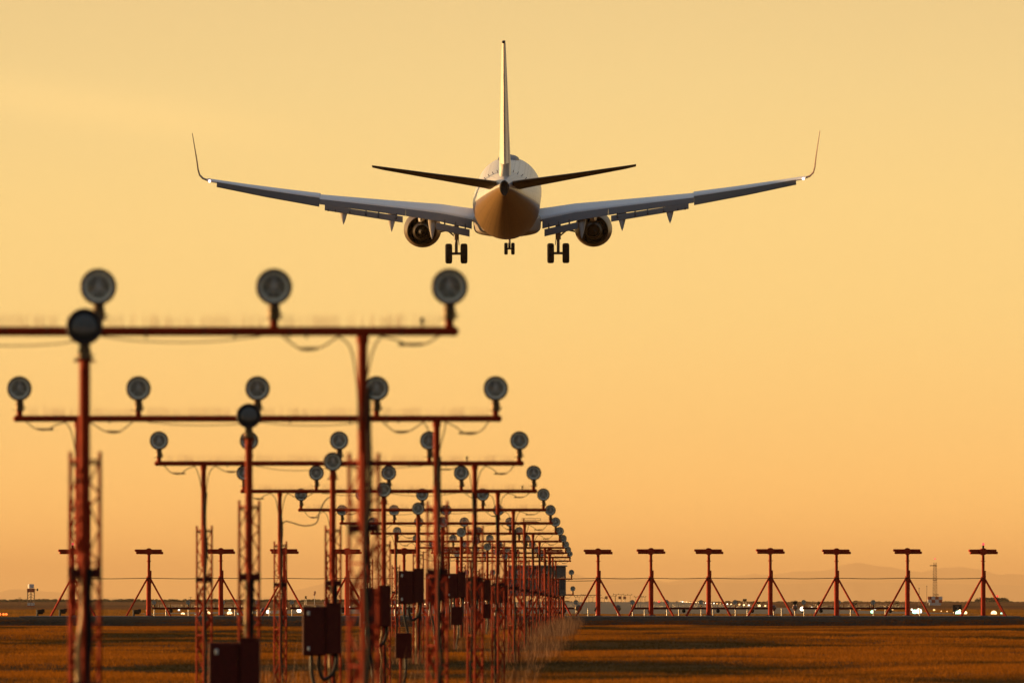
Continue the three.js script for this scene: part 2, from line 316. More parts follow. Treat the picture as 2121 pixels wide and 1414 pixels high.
const barGeo = (() => {
  const list = [rod(V(-2.085, BAR, 0), V(2.085, BAR, 0), 0.0275, 16)];
  for (const x of [-2.06, -1.03, 0, 1.03, 2.06]) list.push(rod(V(x, BAR, -0.02), V(x, BAR + 0.03, -0.02), 0.03, 14));
  list.push(move(new THREE.SphereGeometry(0.03, 12, 10), -2.085, BAR, 0), move(new THREE.SphereGeometry(0.03, 12, 10), 2.085, BAR, 0));
  return merge(list);
})();
const clampGeo = (() => { const list = []; for (const x of [-1.75, -1.28, -0.72, -0.55, -0.3, 0.28, 0.62, 0.8, 1.12, 1.22, 1.78]) { list.push(move(new THREE.TorusGeometry(0.026, 0.004, 5, 14).rotateY(Math.PI / 2), x, BAR, 0)); if (rnd() < 0.5) list.push(box(0.012, 0.02, 0.012, x, BAR - 0.032, 0)); } return merge(list); })();
const postGeo = merge([rod(V(0, 0.41, 0), V(0, BAR - 0.01, 0), 0.0285, 16), rod(V(0, BAR - 0.07, 0), V(0, BAR - 0.02, 0), 0.036, 16), rod(V(0, 0.98, 0), V(0, 0.995, 0), 0.031, 16)]);
const clampPlate = merge([box(0.185, 0.05, 0.07, 0.005, 0.435, -0.03, 0.006), box(0.02, 0.075, 0.03, 0.085, 0.43, -0.02), box(0.02, 0.075, 0.03, -0.08, 0.43, -0.02)]), mastTie = rod(V(-0.09, LAT_TOP - 0.07, -0.035), V(0.09, LAT_TOP - 0.07, -0.035), 0.009, 6);
function cablesGeo(v) {                            // drooping leads below the bar and the bundles down the legs
  const s0 = seed; seed = 777 + v * 991;
  const list = [], B = BAR - 0.03, legs = [-LEG, LEG];
  for (const s of [-1, 1]) {
    const dip = rr(0.05, 0.11), e = 2.0, c = rr(1.62, 1.7);
    const sl = (x, y, z = 0.01) => V(s * x, B + y, z);
    list.push(tube([sl(e, 0.005), sl(e - 0.07, -dip * 0.75), sl(lerp(c, e, 0.5), -dip), sl(c + 0.08, -dip * 0.35), sl(c, 0)], 0.0055));
    list.push(tube([sl(lerp(c, e, 0.72), -dip * 0.9), sl(lerp(c, e, 0.3), -dip * 0.93)], 0.0095, 4));
    list.push(tube([sl(c, 0), sl(LEG + 0.07, -0.06), sl(LEG + 0.03, -0.22), sl(LEG - 0.005, -0.5, 0.035)], 0.0055));
    const c2 = rr(1.38, 1.45), dip2 = rr(0.04, 0.1), e2 = 1.08;
    list.push(tube([sl(e2, 0), sl(lerp(e2, c2, 0.35), -dip2), sl(lerp(e2, c2, 0.65), -dip2 * 0.9), sl(c2, 0)], 0.0055));
    list.push(tube([sl(lerp(e2, c2, 0.3), -dip2 * 0.95), sl(lerp(e2, c2, 0.62), -dip2 * 0.93)], 0.0095, 4));
    list.push(tube([sl(c2, 0), sl(LEG - 0.08, -0.05), sl(LEG - 0.035, -0.25, 0.03), sl(LEG - 0.02, -0.55, 0.035)], 0.0055));
    const d3 = rr(0.02, 0.07); list.push(tube([sl(0.95, 0), sl(0.7, -d3 * 0.8), sl(0.5, -d3), sl(0.2, -d3 * 0.7), sl(0.02, 0)], 0.004));
    // bundle
    const off = [-0.012, 0.022][rnd() < 0.5 ? 0 : 1], pts = [];
    for (let y = B - 0.3, i = 0; y > LAT_BOT; y -= 0.22, i++) pts.push(V(s * LEG + off * (1 + 0.6 * i * 0.2) + rr(-0.014, 0.014) - 0.02 * smooth(1, -1, y), y, 0.045 + rr(0, 0.012)));
    list.push(tube(pts, 0.0095, 60), tube(pts.map((p) => V(p.x + 0.012, p.y, p.z - 0.006)), 0.006, 60));
  }
  if (v === 0) list.push(tube([V(-LEG + 0.03, 1.1, 0.03), V(-LEG + 0.07, 1.16, 0.03), V(-1.2, 1.1, 0.02), V(-1.03, 1.14, 0.02), V(-0.98, 1.3, 0.02), V(-0.9, B - 0.1, 0.01), V(-0.75, B, 0)], 0.009, 40));
  seed = s0; return merge(list);
}
const braceA = box(0.026, 0.31, 0.012).rotateZ(0.5), braceB = box(0.026, 0.31, 0.012).rotateZ(-0.5);
const cableGeos = [0, 1, 2, 3].map(cablesGeo);
const ORD = ['nearest', 'second', 'third', 'fourth', 'fifth', 'sixth', 'seventh', 'eighth', 'ninth', 'tenth', 'eleventh', 'twelfth', 'thirteenth', 'fourteenth'];
function lightBar(k) {
  const d = ROW_D(k), x = AXIS, gy = groundY(x, Math.max(d, 60)), drop = k <= 3 ? 0 : k <= 12 ? 0.008 * (k - 3) : k === 13 ? 0.66 : 1.26;
  const label = k === 1 ? 'nearest red light bar, large, blurred, cut by the left edge'
    : k <= 12 ? `${ORD[k - 1]} red five-lamp light bar back from the camera, on two lattice masts` : `${k === 13 ? 'higher' : 'lower'} of two lowered light bars past the tall ones, beside the grey shelter`;
  const t = thing('approach_light_bar', label, 'light bar', V(x, gy, -d), 'light bars receding towards the runway');
  const up = EYE - gy - drop;
  part('bar', barGeo, M.orange, t, up); part('clamp', clampGeo, M.rust, t, up);
  const sp = part('bird_spike', spikeGeo, M.spike, t, up); sp.userData.kind = 'stuff';
  part('cable', cableGeos[k % 4], M.black, t, up);
  for (let i = -2; i <= 2; i++) { const l = lampHead(t, i * 1.03, LAMP + up, 0.02, rr(-0.08, 0.05), rr(-0.07, 0.07)); l.name = 'lamp'; }
  for (const s of [-1, 1]) {
    const p = part('post', postGeo, M.orange, t, up); p.position.x = s * LEG;
    const l = part('lattice_mast', latGeo, M.orangeDull, t, up); l.position.set(s * LEG + 0.005, up, -0.07);
    for (let i = 0; i < 6; i++) { const b = part('diagonal_brace', i % 2 ? braceA : braceB, M.orangeDull, t, up); b.position.set(s * LEG + 0.005, up + 0.2 - i * 0.27, -0.01); }
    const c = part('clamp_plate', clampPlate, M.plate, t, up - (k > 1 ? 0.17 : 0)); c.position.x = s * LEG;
    const tie = part('tie_bar', mastTie, M.plate, t, up); tie.position.x = s * LEG;
  }
  if (k === 1 || k === 3 || k === 4) { const kn = part('photocell', merge([rod(V(0, BAR, 0), V(0, BAR + 0.05, 0), 0.006, 6), move(new THREE.SphereGeometry(0.016, 10, 8).scale(0.8, 1.3, 0.8), 0, BAR + 0.062, 0)]), M.black, t, up); kn.position.x = k === 3 ? 1.46 : 1.9; }
  return t;
}
for (let k = 1; k <= 14; k++) lightBar(k);

// the single-lamp flasher masts, one in front of each bar
const flasherPost = merge([rod(V(0, 0.12, 0), V(0, 1.5, 0), 0.033, 18), rod(V(0, 1.40, 0), V(0, 1.45, 0), 0.042, 18), box(0.13, 0.012, 0.02, 0, 1.405, 0)]);
const flasherLat = lattice(0.172, LAT_TOP, LAT_BOT);
const flasherPlate = merge([box(0.165, 0.062, 0.08, 0.008, 0.17, 0, 0.008), box(0.022, 0.09, 0.03, 0.09, 0.168, 0.01), box(0.022, 0.09, 0.03, -0.075, 0.168, 0.01)]);
function flexGeo(v) { const s0 = seed; seed = 55 + v * 17; const pts = [], list = []; for (let y = 0.14; y > LAT_BOT; y -= 0.2) pts.push(V(-0.012 + rr(-0.012, 0.014) + 0.02 * Math.sin(y * 2.2), y, 0.035)); const c = new THREE.CatmullRomCurve3(pts), n = 150; list.push(new THREE.TubeGeometry(c, n, 0.015, 7)); for (let i = 0; i < n; i++) { const p = c.getPoint(i / n), g = new THREE.CylinderGeometry(0.0195, 0.0195, 0.007, 8, 1); g.translate(p.x, p.y, p.z); list.push(g); } seed = s0; return merge(list); }
const flexGeos = [0, 1].map(flexGeo);
function bundleGeo(v) { const s0 = seed; seed = 155 + v * 23; const pts = []; for (let y = 0.2; y > LAT_BOT; y -= 0.2) pts.push(V(0.026 + rr(-0.01, 0.012) + 0.015 * Math.sin(y * 2.2), y, 0.05)); seed = s0; return merge([tube(pts, 0.021, 60, 8)]); }
const bundleGeos = [0, 1].map(bundleGeo);
const cabinetGeo = merge([box(0.262, 0.56, 0.19, 0, 0, 0, 0.012)]), doorGeo = merge([box(0.235, 0.53, 0.012, -0.004, 0, 0.1, 0.004)]), sideBoxGeo = merge([box(0.175, 0.56, 0.17, 0.222, 0.02, 0.0, 0.01), box(0.16, 0.022, 0.18, 0.222, 0.31, 0)]), tagGeo = merge([box(0.03, 0.05, 0.01, 0, 0, 0, 0.004), rod(V(0, 0.022, 0.0), V(0, 0.022, 0.006), 0.0145, 14).rotateX(Math.PI / 2)]);
const hangA = merge([tube([V(-0.03, -0.27, 0), V(-0.03, -0.45, 0.01), V(0.0, -0.6, 0.02), V(0.04, -0.78, 0.02), V(0.06, -1.2, 0.02)], 0.021, 26, 8)]);
const hangB = merge([tube([V(0.06, -0.27, 0.02), V(0.06, -0.42, 0.02), V(0.11, -0.55, 0.03), V(0.2, -0.5, 0.03), V(0.25, -0.36, 0.02), V(0.255, -0.26, 0)], 0.021, 26, 8)]);
const boxTop = { 1: -0.5, 2: -0.34, 3: -0.04, 4: 0.21, 5: 0.55, 6: 0.6, 7: 0.68, 8: 0.66, 9: 0.64, 10: 0.6, 11: 0.6 };
for (let k = 1; k <= 11; k++) {
  const d = ROW_D(k) - 0.45, x = AXIS - 0.06, gy = groundY(x, Math.max(d, 60)), up = EYE - gy - 0.006 * Math.max(0, k - 3);
  const t = thing('flasher_mast', k === 1 ? 'nearest single-lamp red mast, thick blurred post with a dark lamp' : `${ORD[k - 1]} single-lamp red mast back from the camera, standing before a light bar`, 'light mast', V(x, gy, -d), 'single-lamp masts in front of the light bars');
  part('post', flasherPost, M.orange, t, up);
  const l = part('lattice_mast', flasherLat, M.orangeDull, t, up); l.position.z = -0.03;
  part('clamp_plate', flasherPlate, M.plate, t, up + (k > 1 ? 0.05 : 0)); part('tie_bar', mastTie, M.plate, t, up); part('flexible_conduit', flexGeos[k % 2], M.flex, t, up + (k > 1 ? 0.05 : 0)); part('cable', bundleGeos[(k + 1) % 2], M.black, t, up);
  lampHead(t, 0, 1.605 + up, 0.02, k < 3 ? -0.12 : 0.06, k < 3 ? 0 : -0.1, k < 3);
  const by = boxTop[k] - 0.28 + up;
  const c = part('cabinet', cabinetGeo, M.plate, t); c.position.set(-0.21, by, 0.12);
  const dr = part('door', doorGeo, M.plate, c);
  for (const y of [0.2, -0.2]) { const g = part('latch', tagGeo, M.tag, c); g.position.set(-0.06, y, 0.112); }
  const s = part('side_box', sideBoxGeo, M.plate, t); s.position.copy(c.position);
  for (const [g, n] of [[hangA, 'conduit'], [hangB, 'conduit']]) { const h = part(n, g, M.conduit, t); h.position.copy(c.position); }
}
// small junction boxes on stakes
const jbox = merge([box(0.235, 0.36, 0.14, 0, 0, 0, 0.01)]), jpost = rod(V(-0.04, -1.2, -0.06), V(-0.04, 0.15, -0.06), 0.02, 8), jconduit = merge([tube([V(0.03, -0.17, 0), V(0.03, -0.4, 0.01), V(0.0, -0.6, 0.03), V(0.02, -1.2, 0.03)], 0.02, 20, 8)]);
[[4, -0.43], [6, -0.08], [8, -0.03]].forEach(([k, top], i) => {
  const d = ROW_D(k) + 0.6, x = -2.70, gy = groundY(x, d), t = thing('junction_box', ['largest of three small red junction boxes, hanging low with a thick black conduit', 'middle of three small red junction boxes between the light masts', 'smallest of three small red junction boxes, far back among the masts'][i], 'junction box', V(x, gy, -d), 'small junction boxes among the masts');
  const up = EYE + top - 0.18 - gy;
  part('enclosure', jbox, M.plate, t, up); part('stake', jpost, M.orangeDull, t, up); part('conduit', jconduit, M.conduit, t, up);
});
// folded antenna on a thin pole above the bars
{
  const p = at(1085, 1081, 300), gy = groundY(p.x, 300), t = thing('monitor_antenna', 'thin wire antenna with folded loops above the crowded light bars', 'antenna', V(p.x, gy, -300)), y = p.y - gy;
  part('pole', rod(V(0, 0, 0), V(0, y + 0.1, 0), 0.018, 8), M.orangeDull, t);
  const boom = part('boom', rod(V(-0.1, y, 0), V(0.42, y, 0), 0.013, 6), M.rust, t);
  const q = (x0, x1, y0, y1) => [rod(V(x0, y0, 0), V(x1, y0, 0), 0.006, 5), rod(V(x0, y1, 0), V(x1, y1, 0), 0.006, 5), rod(V(x1, y0, 0), V(x1, y1, 0), 0.006, 5), rod(V(x0, y0, 0), V(x0, y1, 0), 0.006, 5)];
  part('loop', merge(q(-0.05, 0.46, y + 0.05, y + 0.1)), M.rust, t); part('loop', merge(q(0.0, 0.36, y - 0.05, y + 0.02)), M.rust, t);
}
// equipment shelter behind the masts
{
  const d = 448, a = at(1053, 1173, d), b = at(1172, 1234, d), w = b.x - a.x, h = a.y - b.y, x = (a.x + b.x) / 2, gy = groundY(x, d), t = thing('equipment_shelter', 'blue-grey equipment shelter on legs behind the last light masts', 'shelter', V(x, gy, -d));
  part('cabin', box(w, h, 1.8, 0, b.y + h / 2 - gy, -0.9, 0.03), M.shelter, t);
  part('roof', box(w + 0.12, 0.05, 1.95, 0, a.y - gy + 0.027, -0.9, 0.01), M.steel, t);
  part('door', box(0.16, 0.55, 0.02, w / 2 - 0.14, b.y + h * 0.45 - gy, 0.013), mat(0.04, 0.04, 0.045), t);
  for (const sx of [-1, 1]) for (const z of [-0.15, -1.65]) part('leg', rod(V(sx * (w / 2 - 0.1), -0.1, z), V(sx * (w / 2 - 0.1), b.y - gy, z), 0.05, 8), M.orangeDull, t);
}

// ------------------------------------------------------------------ antenna row
{
  const D = 470, gy = EYE - 0.572, px = [150, 307, 457, 588, 718, 837, 947, 1048, 1138, 1239, 1349, 1468, 1596, 1733, 1880, 2037];
  const H = 2.19 + EYE - gy;                       // pod height above the pad
  const podGeo = merge([box(1.17, 0.1, 0.9, -0.03, H + 0.045, 0, 0.03), box(1.17, 0.11, 0.9, 0.03, H - 0.052, -0.05, 0.03)]), hubGeo = rod(V(0, H, -0.62), V(0, H, 0.62), 0.15, 20);
  const poleGeo = merge([rod(V(0, 1.1, 0), V(0, H - 0.08, 0), 0.062, 14), rod(V(0, H - 0.42, 0), V(0, H - 0.39, 0), 0.1, 14), rod(V(0, 0, 0), V(0, 1.7, 0), 0.1, 16), rod(V(0.06, 1.4, 0.02), V(0.06, 1.95, 0.02), 0.055, 12)]);
  const strutGeo = (s, z) => rod(V(s * 0.95, 0, z), V(s * 0.06, 1.62, z * 0.1), 0.038, 8);
  const struts = [[-1, 0.55], [1, 0.55], [-1, -0.55], [1, -0.55]].map(([s, z]) => strutGeo(s, z)), cap = rod(V(0, 0, 0), V(0, 0.03, 0), 0.2, 14);
  const rank = ['first', 'second', 'third', 'fourth', 'fifth', 'sixth', 'seventh', 'eighth'];
  const make = () => {
    const t = thing('localizer_antenna', '', 'antenna', V(0, gy, -D), 'red tripod antennas in a row across the runway axis');
    part('pod', podGeo, M.antenna, t); part('hub', hubGeo, M.antenna, t); part('post', poleGeo, M.antenna, t); for (const s of struts) part('strut', s, M.antenna, t); part('foot_plate', cap, M.concrete, t);
    return t;
  };
  const first = make(), ordinary = first.clone();
  px.forEach((p, i) => {
    const o = i ? ordinary.clone() : first;
    if (i) { o.name = numbered('localizer_antenna'); scene.add(o); }
    o.position.x = (p - 1228) / F * D; o.position.y = gy + rr(-0.01, 0.02); o.rotation.y = rr(-0.04, 0.04) + (p < 1100 ? 0.05 : -0.02); o.rotation.z = rr(-0.006, 0.006);
    const n = i < 8 ? i : 15 - i, side = i < 8 ? 'left' : 'right';
    o.userData = { category: 'antenna', group: 'red tripod antennas in a row across the runway axis', label: n === 0 ? `red tripod antenna at the ${side} end of the row, red beacon on top` : `${rank[n]} red tripod antenna counting from the ${side} end of the row` };
    if (n === 0) { const bp = part('beacon_post', merge([rod(V(0, H + 0.1, 0.1), V(0, H + 0.27, 0.1), 0.045, 10)]), M.black, o), bl = part('beacon_light', move(new THREE.SphereGeometry(0.06, 14, 10), 0, H + 0.32, 0.1), glow(1, 0.09, 0.09, 0.8), o); }
  });
  // cable strung along the row at the heads of the tripods
  const pts = []; const xs = px.map((p) => (p - 1228) / F * D);
  for (let i = 0; i < xs.length; i++) { pts.push(V(xs[i], gy + 1.62 + (i % 3) * 0.004, -D + 0.12)); if (i < xs.length - 1) pts.push(V((xs[i] + xs[i + 1]) / 2, gy + 1.60, -D + 0.12)); }
  const c = part('cable', tube(pts, 0.016, 260, 6), M.black, scene); c.name = 'strung_cable'; c.userData = { label: 'thin dark cable strung along the whole row of tripod antennas', category: 'cable' };
  const c2 = part('cable', merge([tube([at(1166, 1203, D), at(1200, 1203, D), at(1243, 1202, D)], 0.012, 20, 5), tube([at(1166, 1232.5, D), at(1205, 1232.5, D), at(1246, 1232, D)], 0.014, 20, 5)]), M.black, scene); c2.name = 'short_cable'; c2.userData = { label: 'pair of short cables from the grey cabinet to the nearest tripod antenna', category: 'cable' };
}

// ------------------------------------------------------------------ low crossbars beyond the antennas
{
  const D = 491, barY = EYE - 0.25;
  const low = (name, label, xsPx, step) => {
    const xs = xsPx.map((p) => (p - 1228) / F * D), x0 = xs[0], x1 = xs[xs.length - 1], cx = (x0 + x1) / 2, gy = groundY(cx, D), t = thing(name, label, 'light bar', V(cx, gy, -D), 'low light bars behind the tripod antennas');
    part('bar', rod(V(x0 - cx - 0.06, barY - gy, 0), V(x1 - cx + 0.06, barY - gy, 0), 0.05, 10), M.plate, t);
    const sp = [], cans = [], legs = [];
    for (let x = x0 - cx + 0.2; x < x1 - cx - 0.1; x += 0.055) { if (rnd() < 0.12) continue; const c = new THREE.CylinderGeometry(0.004, 0.009, 0.15, 3, 1, true); c.translate(0, 0.115, 0); c.rotateX(rr(-0.3, 0.3)); c.translate(x, barY - gy, 0); sp.push(c); }
    part('bird_spike', sp, mat(0.6, 0.5, 0.36, { roughness: 0.35, metalness: 0.3 }), t).userData.kind = 'stuff';
    xs.forEach((x, i) => {
      const l = lampHead(t, x - cx, barY - gy + 0.27, 0.03, -0.05, 0);
      if (i < xs.length - 1) part('transformer', move(new THREE.SphereGeometry(0.085, 12, 8), (x + xs[i + 1]) / 2 - cx, barY - gy - 0.12, 0.03), M.black, t);
      for (const k of [0.02, 0.55]) part('leg', rod(V(x - cx + k, -0.1, 0), V(x - cx + k, barY - gy, 0), 0.03, 8), M.steel, t);
    });
  };
  low('crossbar_light', 'low spiked light bar between the first and third right antennas beside the masts', [1310, 1381, 1452, 1523, 1594]);
  low('crossbar_light', 'low spiked light bar behind the fifth and sixth antennas on the right', [1665, 1737, 1809, 1880]);
  low('crossbar_light', 'low spiked light bar behind the third antenna from the left and the masts', [604, 675, 746, 817, 888]);
  low('crossbar_light', 'low spiked light bar behind the second and third antennas on the left', [318, 389, 461, 532]);
  low('crossbar_light', 'short low spiked light bar just behind the foot of the last masts', [1000, 1048, 1097, 1145, 1193]);
  // red round marker lamps beside the crossbars, dark little fixtures in the grass
  const marker = (px, py, d, r, material, label, group, cat = 'marker lamp', name = 'marker_lamp') => {
    const p = at(px, py, d), gy = groundY(p.x, d), t = thing(name, label, cat, V(p.x, gy, -d), group), y = p.y - gy;
    part('head', merge([move(new THREE.SphereGeometry(r, 16, 12).scale(1, 1, 0.7), 0, y, 0), rod(V(0, y - r * 1.25, 0), V(0, y - r * 0.8, 0), r * 0.5, 10)]), material, t);
    part('face', move(new THREE.CylinderGeometry(r * 0.72, r * 0.8, 0.03, 18).rotateX(Math.PI / 2), 0, y, r * 0.66), M.strobeGlass, t);
    part('stake', rod(V(0, -0.1, 0), V(0, y - r, 0), 0.025, 8), M.steel, t);
  };
  const redDull = mat(0.2, 0.02, 0.012, { roughness: 0.5 });
  marker(545, 1264, 488, 0.13, redDull, 'red round marker lamp at the gap left of the fourth antenna');
  marker(1603, 1258, 488, 0.12, redDull, 'left of two red round marker lamps beside the fifth right antenna foot');
  marker(1647, 1258, 488, 0.12, redDull, 'right of two red round marker lamps beside the fifth right antenna foot');
  marker(1235, 1262, 510, 0.11, M.black, 'dark round fixture just left of the first antenna right of the masts');
  marker(1280, 1259, 500, 0.15, M.brass, 'yellowish round fixture right of the first antenna beside the masts');
  marker(1198, 1259, 486, 0.16, M.brass, 'yellowish round fixture beside the last mast and the first antenna strut');
  for (const [px, py, w] of [[80, 1267, 1], [127, 1266, 1], [280, 1267, 0.8]]) {
    const d = 620, p = at(px, py, d), gy = groundY(p.x, d), t = thing('field_light', px < 100 ? 'leftmost dark lamp head on a pale stake in the grass' : px < 200 ? 'dark lamp head on two stakes near the leftmost antenna' : 'dark lamp head on a stake left of the second antenna', 'lamp', V(p.x, gy, -d), 'lamp heads on stakes'), y = p.y - gy;
    part('head', merge([box(0.34, 0.26, 0.3, 0.06, y, 0, 0.06), box(0.2, 0.2, 0.1, 0.22, y + 0.06, 0.1, 0.04)]), M.black, t); part('stake', rod(V(-0.1, -0.2, 0), V(-0.1, y + 0.12, 0), 0.07, 8), M.concrete, t);
  }
}

// ------------------------------------------------------------------ runway lights
{
  const warm = glow(1, 0.60, 0.25, 1.9), white = glow(1, 0.82, 0.6, 2), green = glow(0.4, 1, 0.66, 1.7), red = glow(1, 0.06, 0.04, 0.9), dim = glow(1, 0.5, 0.16, 1.1);
  const dome = new THREE.SphereGeometry(1, 14, 10), can = merge([rod(V(0, -1.6, 0), V(0, -0.3, 0), 0.5, 8), rod(V(0, -0.75, 0), V(0, -0.6, 0), 0.8, 10)]);
  const lampsIn = [];
  const put = (name, label, group, p, r, m) => {
    const t = thing(name, label, 'runway light', V(p.x, p.y - r * 1.6, p.z), group);
    const f = part('fixture', can, M.black, t, r * 1.6); f.scale.setScalar(r);
    const l = part('lamp', dome, m, t, r * 1.6); l.scale.set(r, r, r);
    lampsIn.push([t, 1228 + p.x / -p.z * F, m === warm ? 'warm white' : m === green ? 'greenish white' : m === red ? 'red' : m === dim ? 'dim amber' : 'white', -p.z]);
  };
  const G1 = 'runway edge lights running to the far end', G2 = 'green threshold lights';
  for (let i = 0; i < 44; i++) for (const [x, side] of [[27.2, 'right'], [-33, 'left']]) {
    const d = 812 + i * 61; const p = V(x, groundY(x, d) + (d > 2000 ? 0.35 : 0.28), -d);
    const r = rr(0.07, 0.14) * (d > 1600 ? 1.4 : 1);
    if (i > 4 && !(side === 'right' && d > 1650) && rnd() < 0.3) continue;
    put('runway_edge_light', `bright white lamp in the ${side} edge line of lights along the runway`, `${G1}, ${side} edge`, p, r, rnd() < 0.5 ? warm : rnd() < 0.6 ? white : dim);
  }
  for (const [px, py, r] of [[1807, 1267, 0.14], [1895, 1267, 0.2], [1985, 1270, 0.24], [2075, 1271, 0.11], [316, 1275.5, 0.19], [404, 1274, 0.12], [226, 1277, 0.13], [493, 1273, 0.12]]) {
    const d = 796, p = at(px, py, d); put('threshold_light', px > 1200 ? 'greenish-white lamp in the threshold line right of the fifth right antenna' : 'greenish-white lamp in the threshold line behind the left antennas', G2 + (px > 1200 ? ' on the right' : ' on the left'), p, r * 0.85, green);
  }
  for (const [px, py, r, m, label] of [[2059, 1270.5, 0.22, warm, 'big warm white lamp between the legs of the last right antenna'], [2000, 1269, 0.13, warm, 'pinkish lamp beside the left leg of the last right antenna'], [1904, 1265.5, 0.21, white, 'big white lamp beside the left-hand of two green ones near the right antennas'], [1662, 1261, 0.17, white, 'white lamp at the left end of the right outer low light bar'], [517, 1268, 0.22, warm, 'big warm white lamp right of the third antenna from the left'], [555, 1267, 0.15, white, 'white lamp just left of the fourth antenna from the left'], [619, 1264.5, 0.17, white, 'white lamp beside the large red cabinet on the left'], [475, 1271, 0.2, warm, 'warm white lamp just right of the third antenna foot on the left'], [430, 1271.5, 0.2, warm, 'warm white lamp left of the third antenna foot on the left'], [378, 1273, 0.17, warm, 'warm white lamp between the second and third antennas on the left']])
    put('approach_lamp', label, 'bright white lamps on the ground behind the antennas', at(px, py, 780), r * 0.95, m);
  for (const [px, py, label] of [[1348, 1245, 'leftmost small red lamp low on the horizon right of the masts'], [1365, 1245.5, 'middle small red lamp low on the horizon right of the masts'], [1383, 1245, 'brightest small red lamp on the horizon right of the masts'], [2066, 1234.5, 'orange lamp above the bushes behind the last right antenna'], [1027, 1248.5, 'red lamp seen low between the crowded light masts']])
    put('obstruction_light', label, 'small red lamps near the horizon', at(px, py, 3000), 0.32, red);
  { // each lamp is found by the antennas that it shows between; the far string of edge lights shares its label
    const posts = [150, 307, 457, 588, 718, 837, 947, 1048, 1138, 1239, 1349, 1468, 1596, 1733, 1880, 2037], nth = ['first', 'second', 'third', 'fourth', 'fifth', 'sixth', 'seventh', 'eighth', 'ninth', 'tenth', 'eleventh', 'twelfth'], gaps = {};
    for (const e of lampsIn) { if (e[3] > 1850 && e[3] < 2950) { e[0].userData.label = `one of the bright dots in the string of lights dwindling along the runway's ${e[0].userData.group.includes('right') ? 'right' : 'left'} edge`; continue; } if (e[3] >= 2950 && e[2] !== 'red') { e[0].userData.label = `tiny far lamp near the end of the runway's ${e[0].userData.group.includes('right') ? 'right' : 'left'} edge lights`; e[0].userData.group += ', far end'; continue; } const g = posts.filter((p) => p < e[1]).length; (gaps[g] ??= []).push(e); }
    for (const [g, list] of Object.entries(gaps)) {
      list.sort((a, b) => a[1] - b[1]); const k = +g, side = k >= 9 ? 'right' : 'left', n = (i) => nth[side === 'left' ? i : 15 - i];
      const where = k === 0 ? 'left of the leftmost antenna' : k === 16 ? 'right of the rightmost antenna' : side === 'left' ? `between ${n(k - 1)} and ${n(k)} antennas from the left end` : `between ${n(k)} and ${n(k - 1)} antennas from the right end`;
      list.forEach((e, i) => { e[0].userData.label = `${e[2]} lamp, ${list.length === 1 ? 'the only one' : nth[i]} ${list.length === 1 ? '' : 'from left '}${where}`; });
    }
  }
  // cluster of three red lamps at the left edge
  { const p = at(6, 1272, 700), gy = groundY(p.x, 700), t = thing('red_light_unit', 'unit of three glowing red-orange lamps at the left edge', 'light unit', V(p.x, gy, -700)); const y = p.y - gy; const g2 = glow(1, 0.16, 0.02, 1.6);
    part('housing', box(0.62, 0.2, 0.5, -0.05, y, -0.3, 0.03), M.black, t); for (const k of [-0.22, 0, 0.18]) part('lamp', move(new THREE.SphereGeometry(0.08, 12, 8), k, y, 0), g2, t); part('leg', rod(V(0, -0.2, -0.2), V(0, y, -0.2), 0.05, 8), M.steel, t); }
  for (const [px, py] of [[325, 1276], [345, 1272.5], [366, 1272.5], [1640, 1270], [1950, 1265.5], [1962, 1266]]) put('taxiway_light', px < 400 ? 'tiny blue taxiway lamp in the field left of the masts' : 'tiny pale lamp in the field behind the right antennas', px < 400 ? 'tiny blue taxiway lamps' : 'tiny pale field lamps', at(px, py, 900), 0.05, px < 400 ? glow(0.12, 0.2, 1, 0.8) : dim);
}

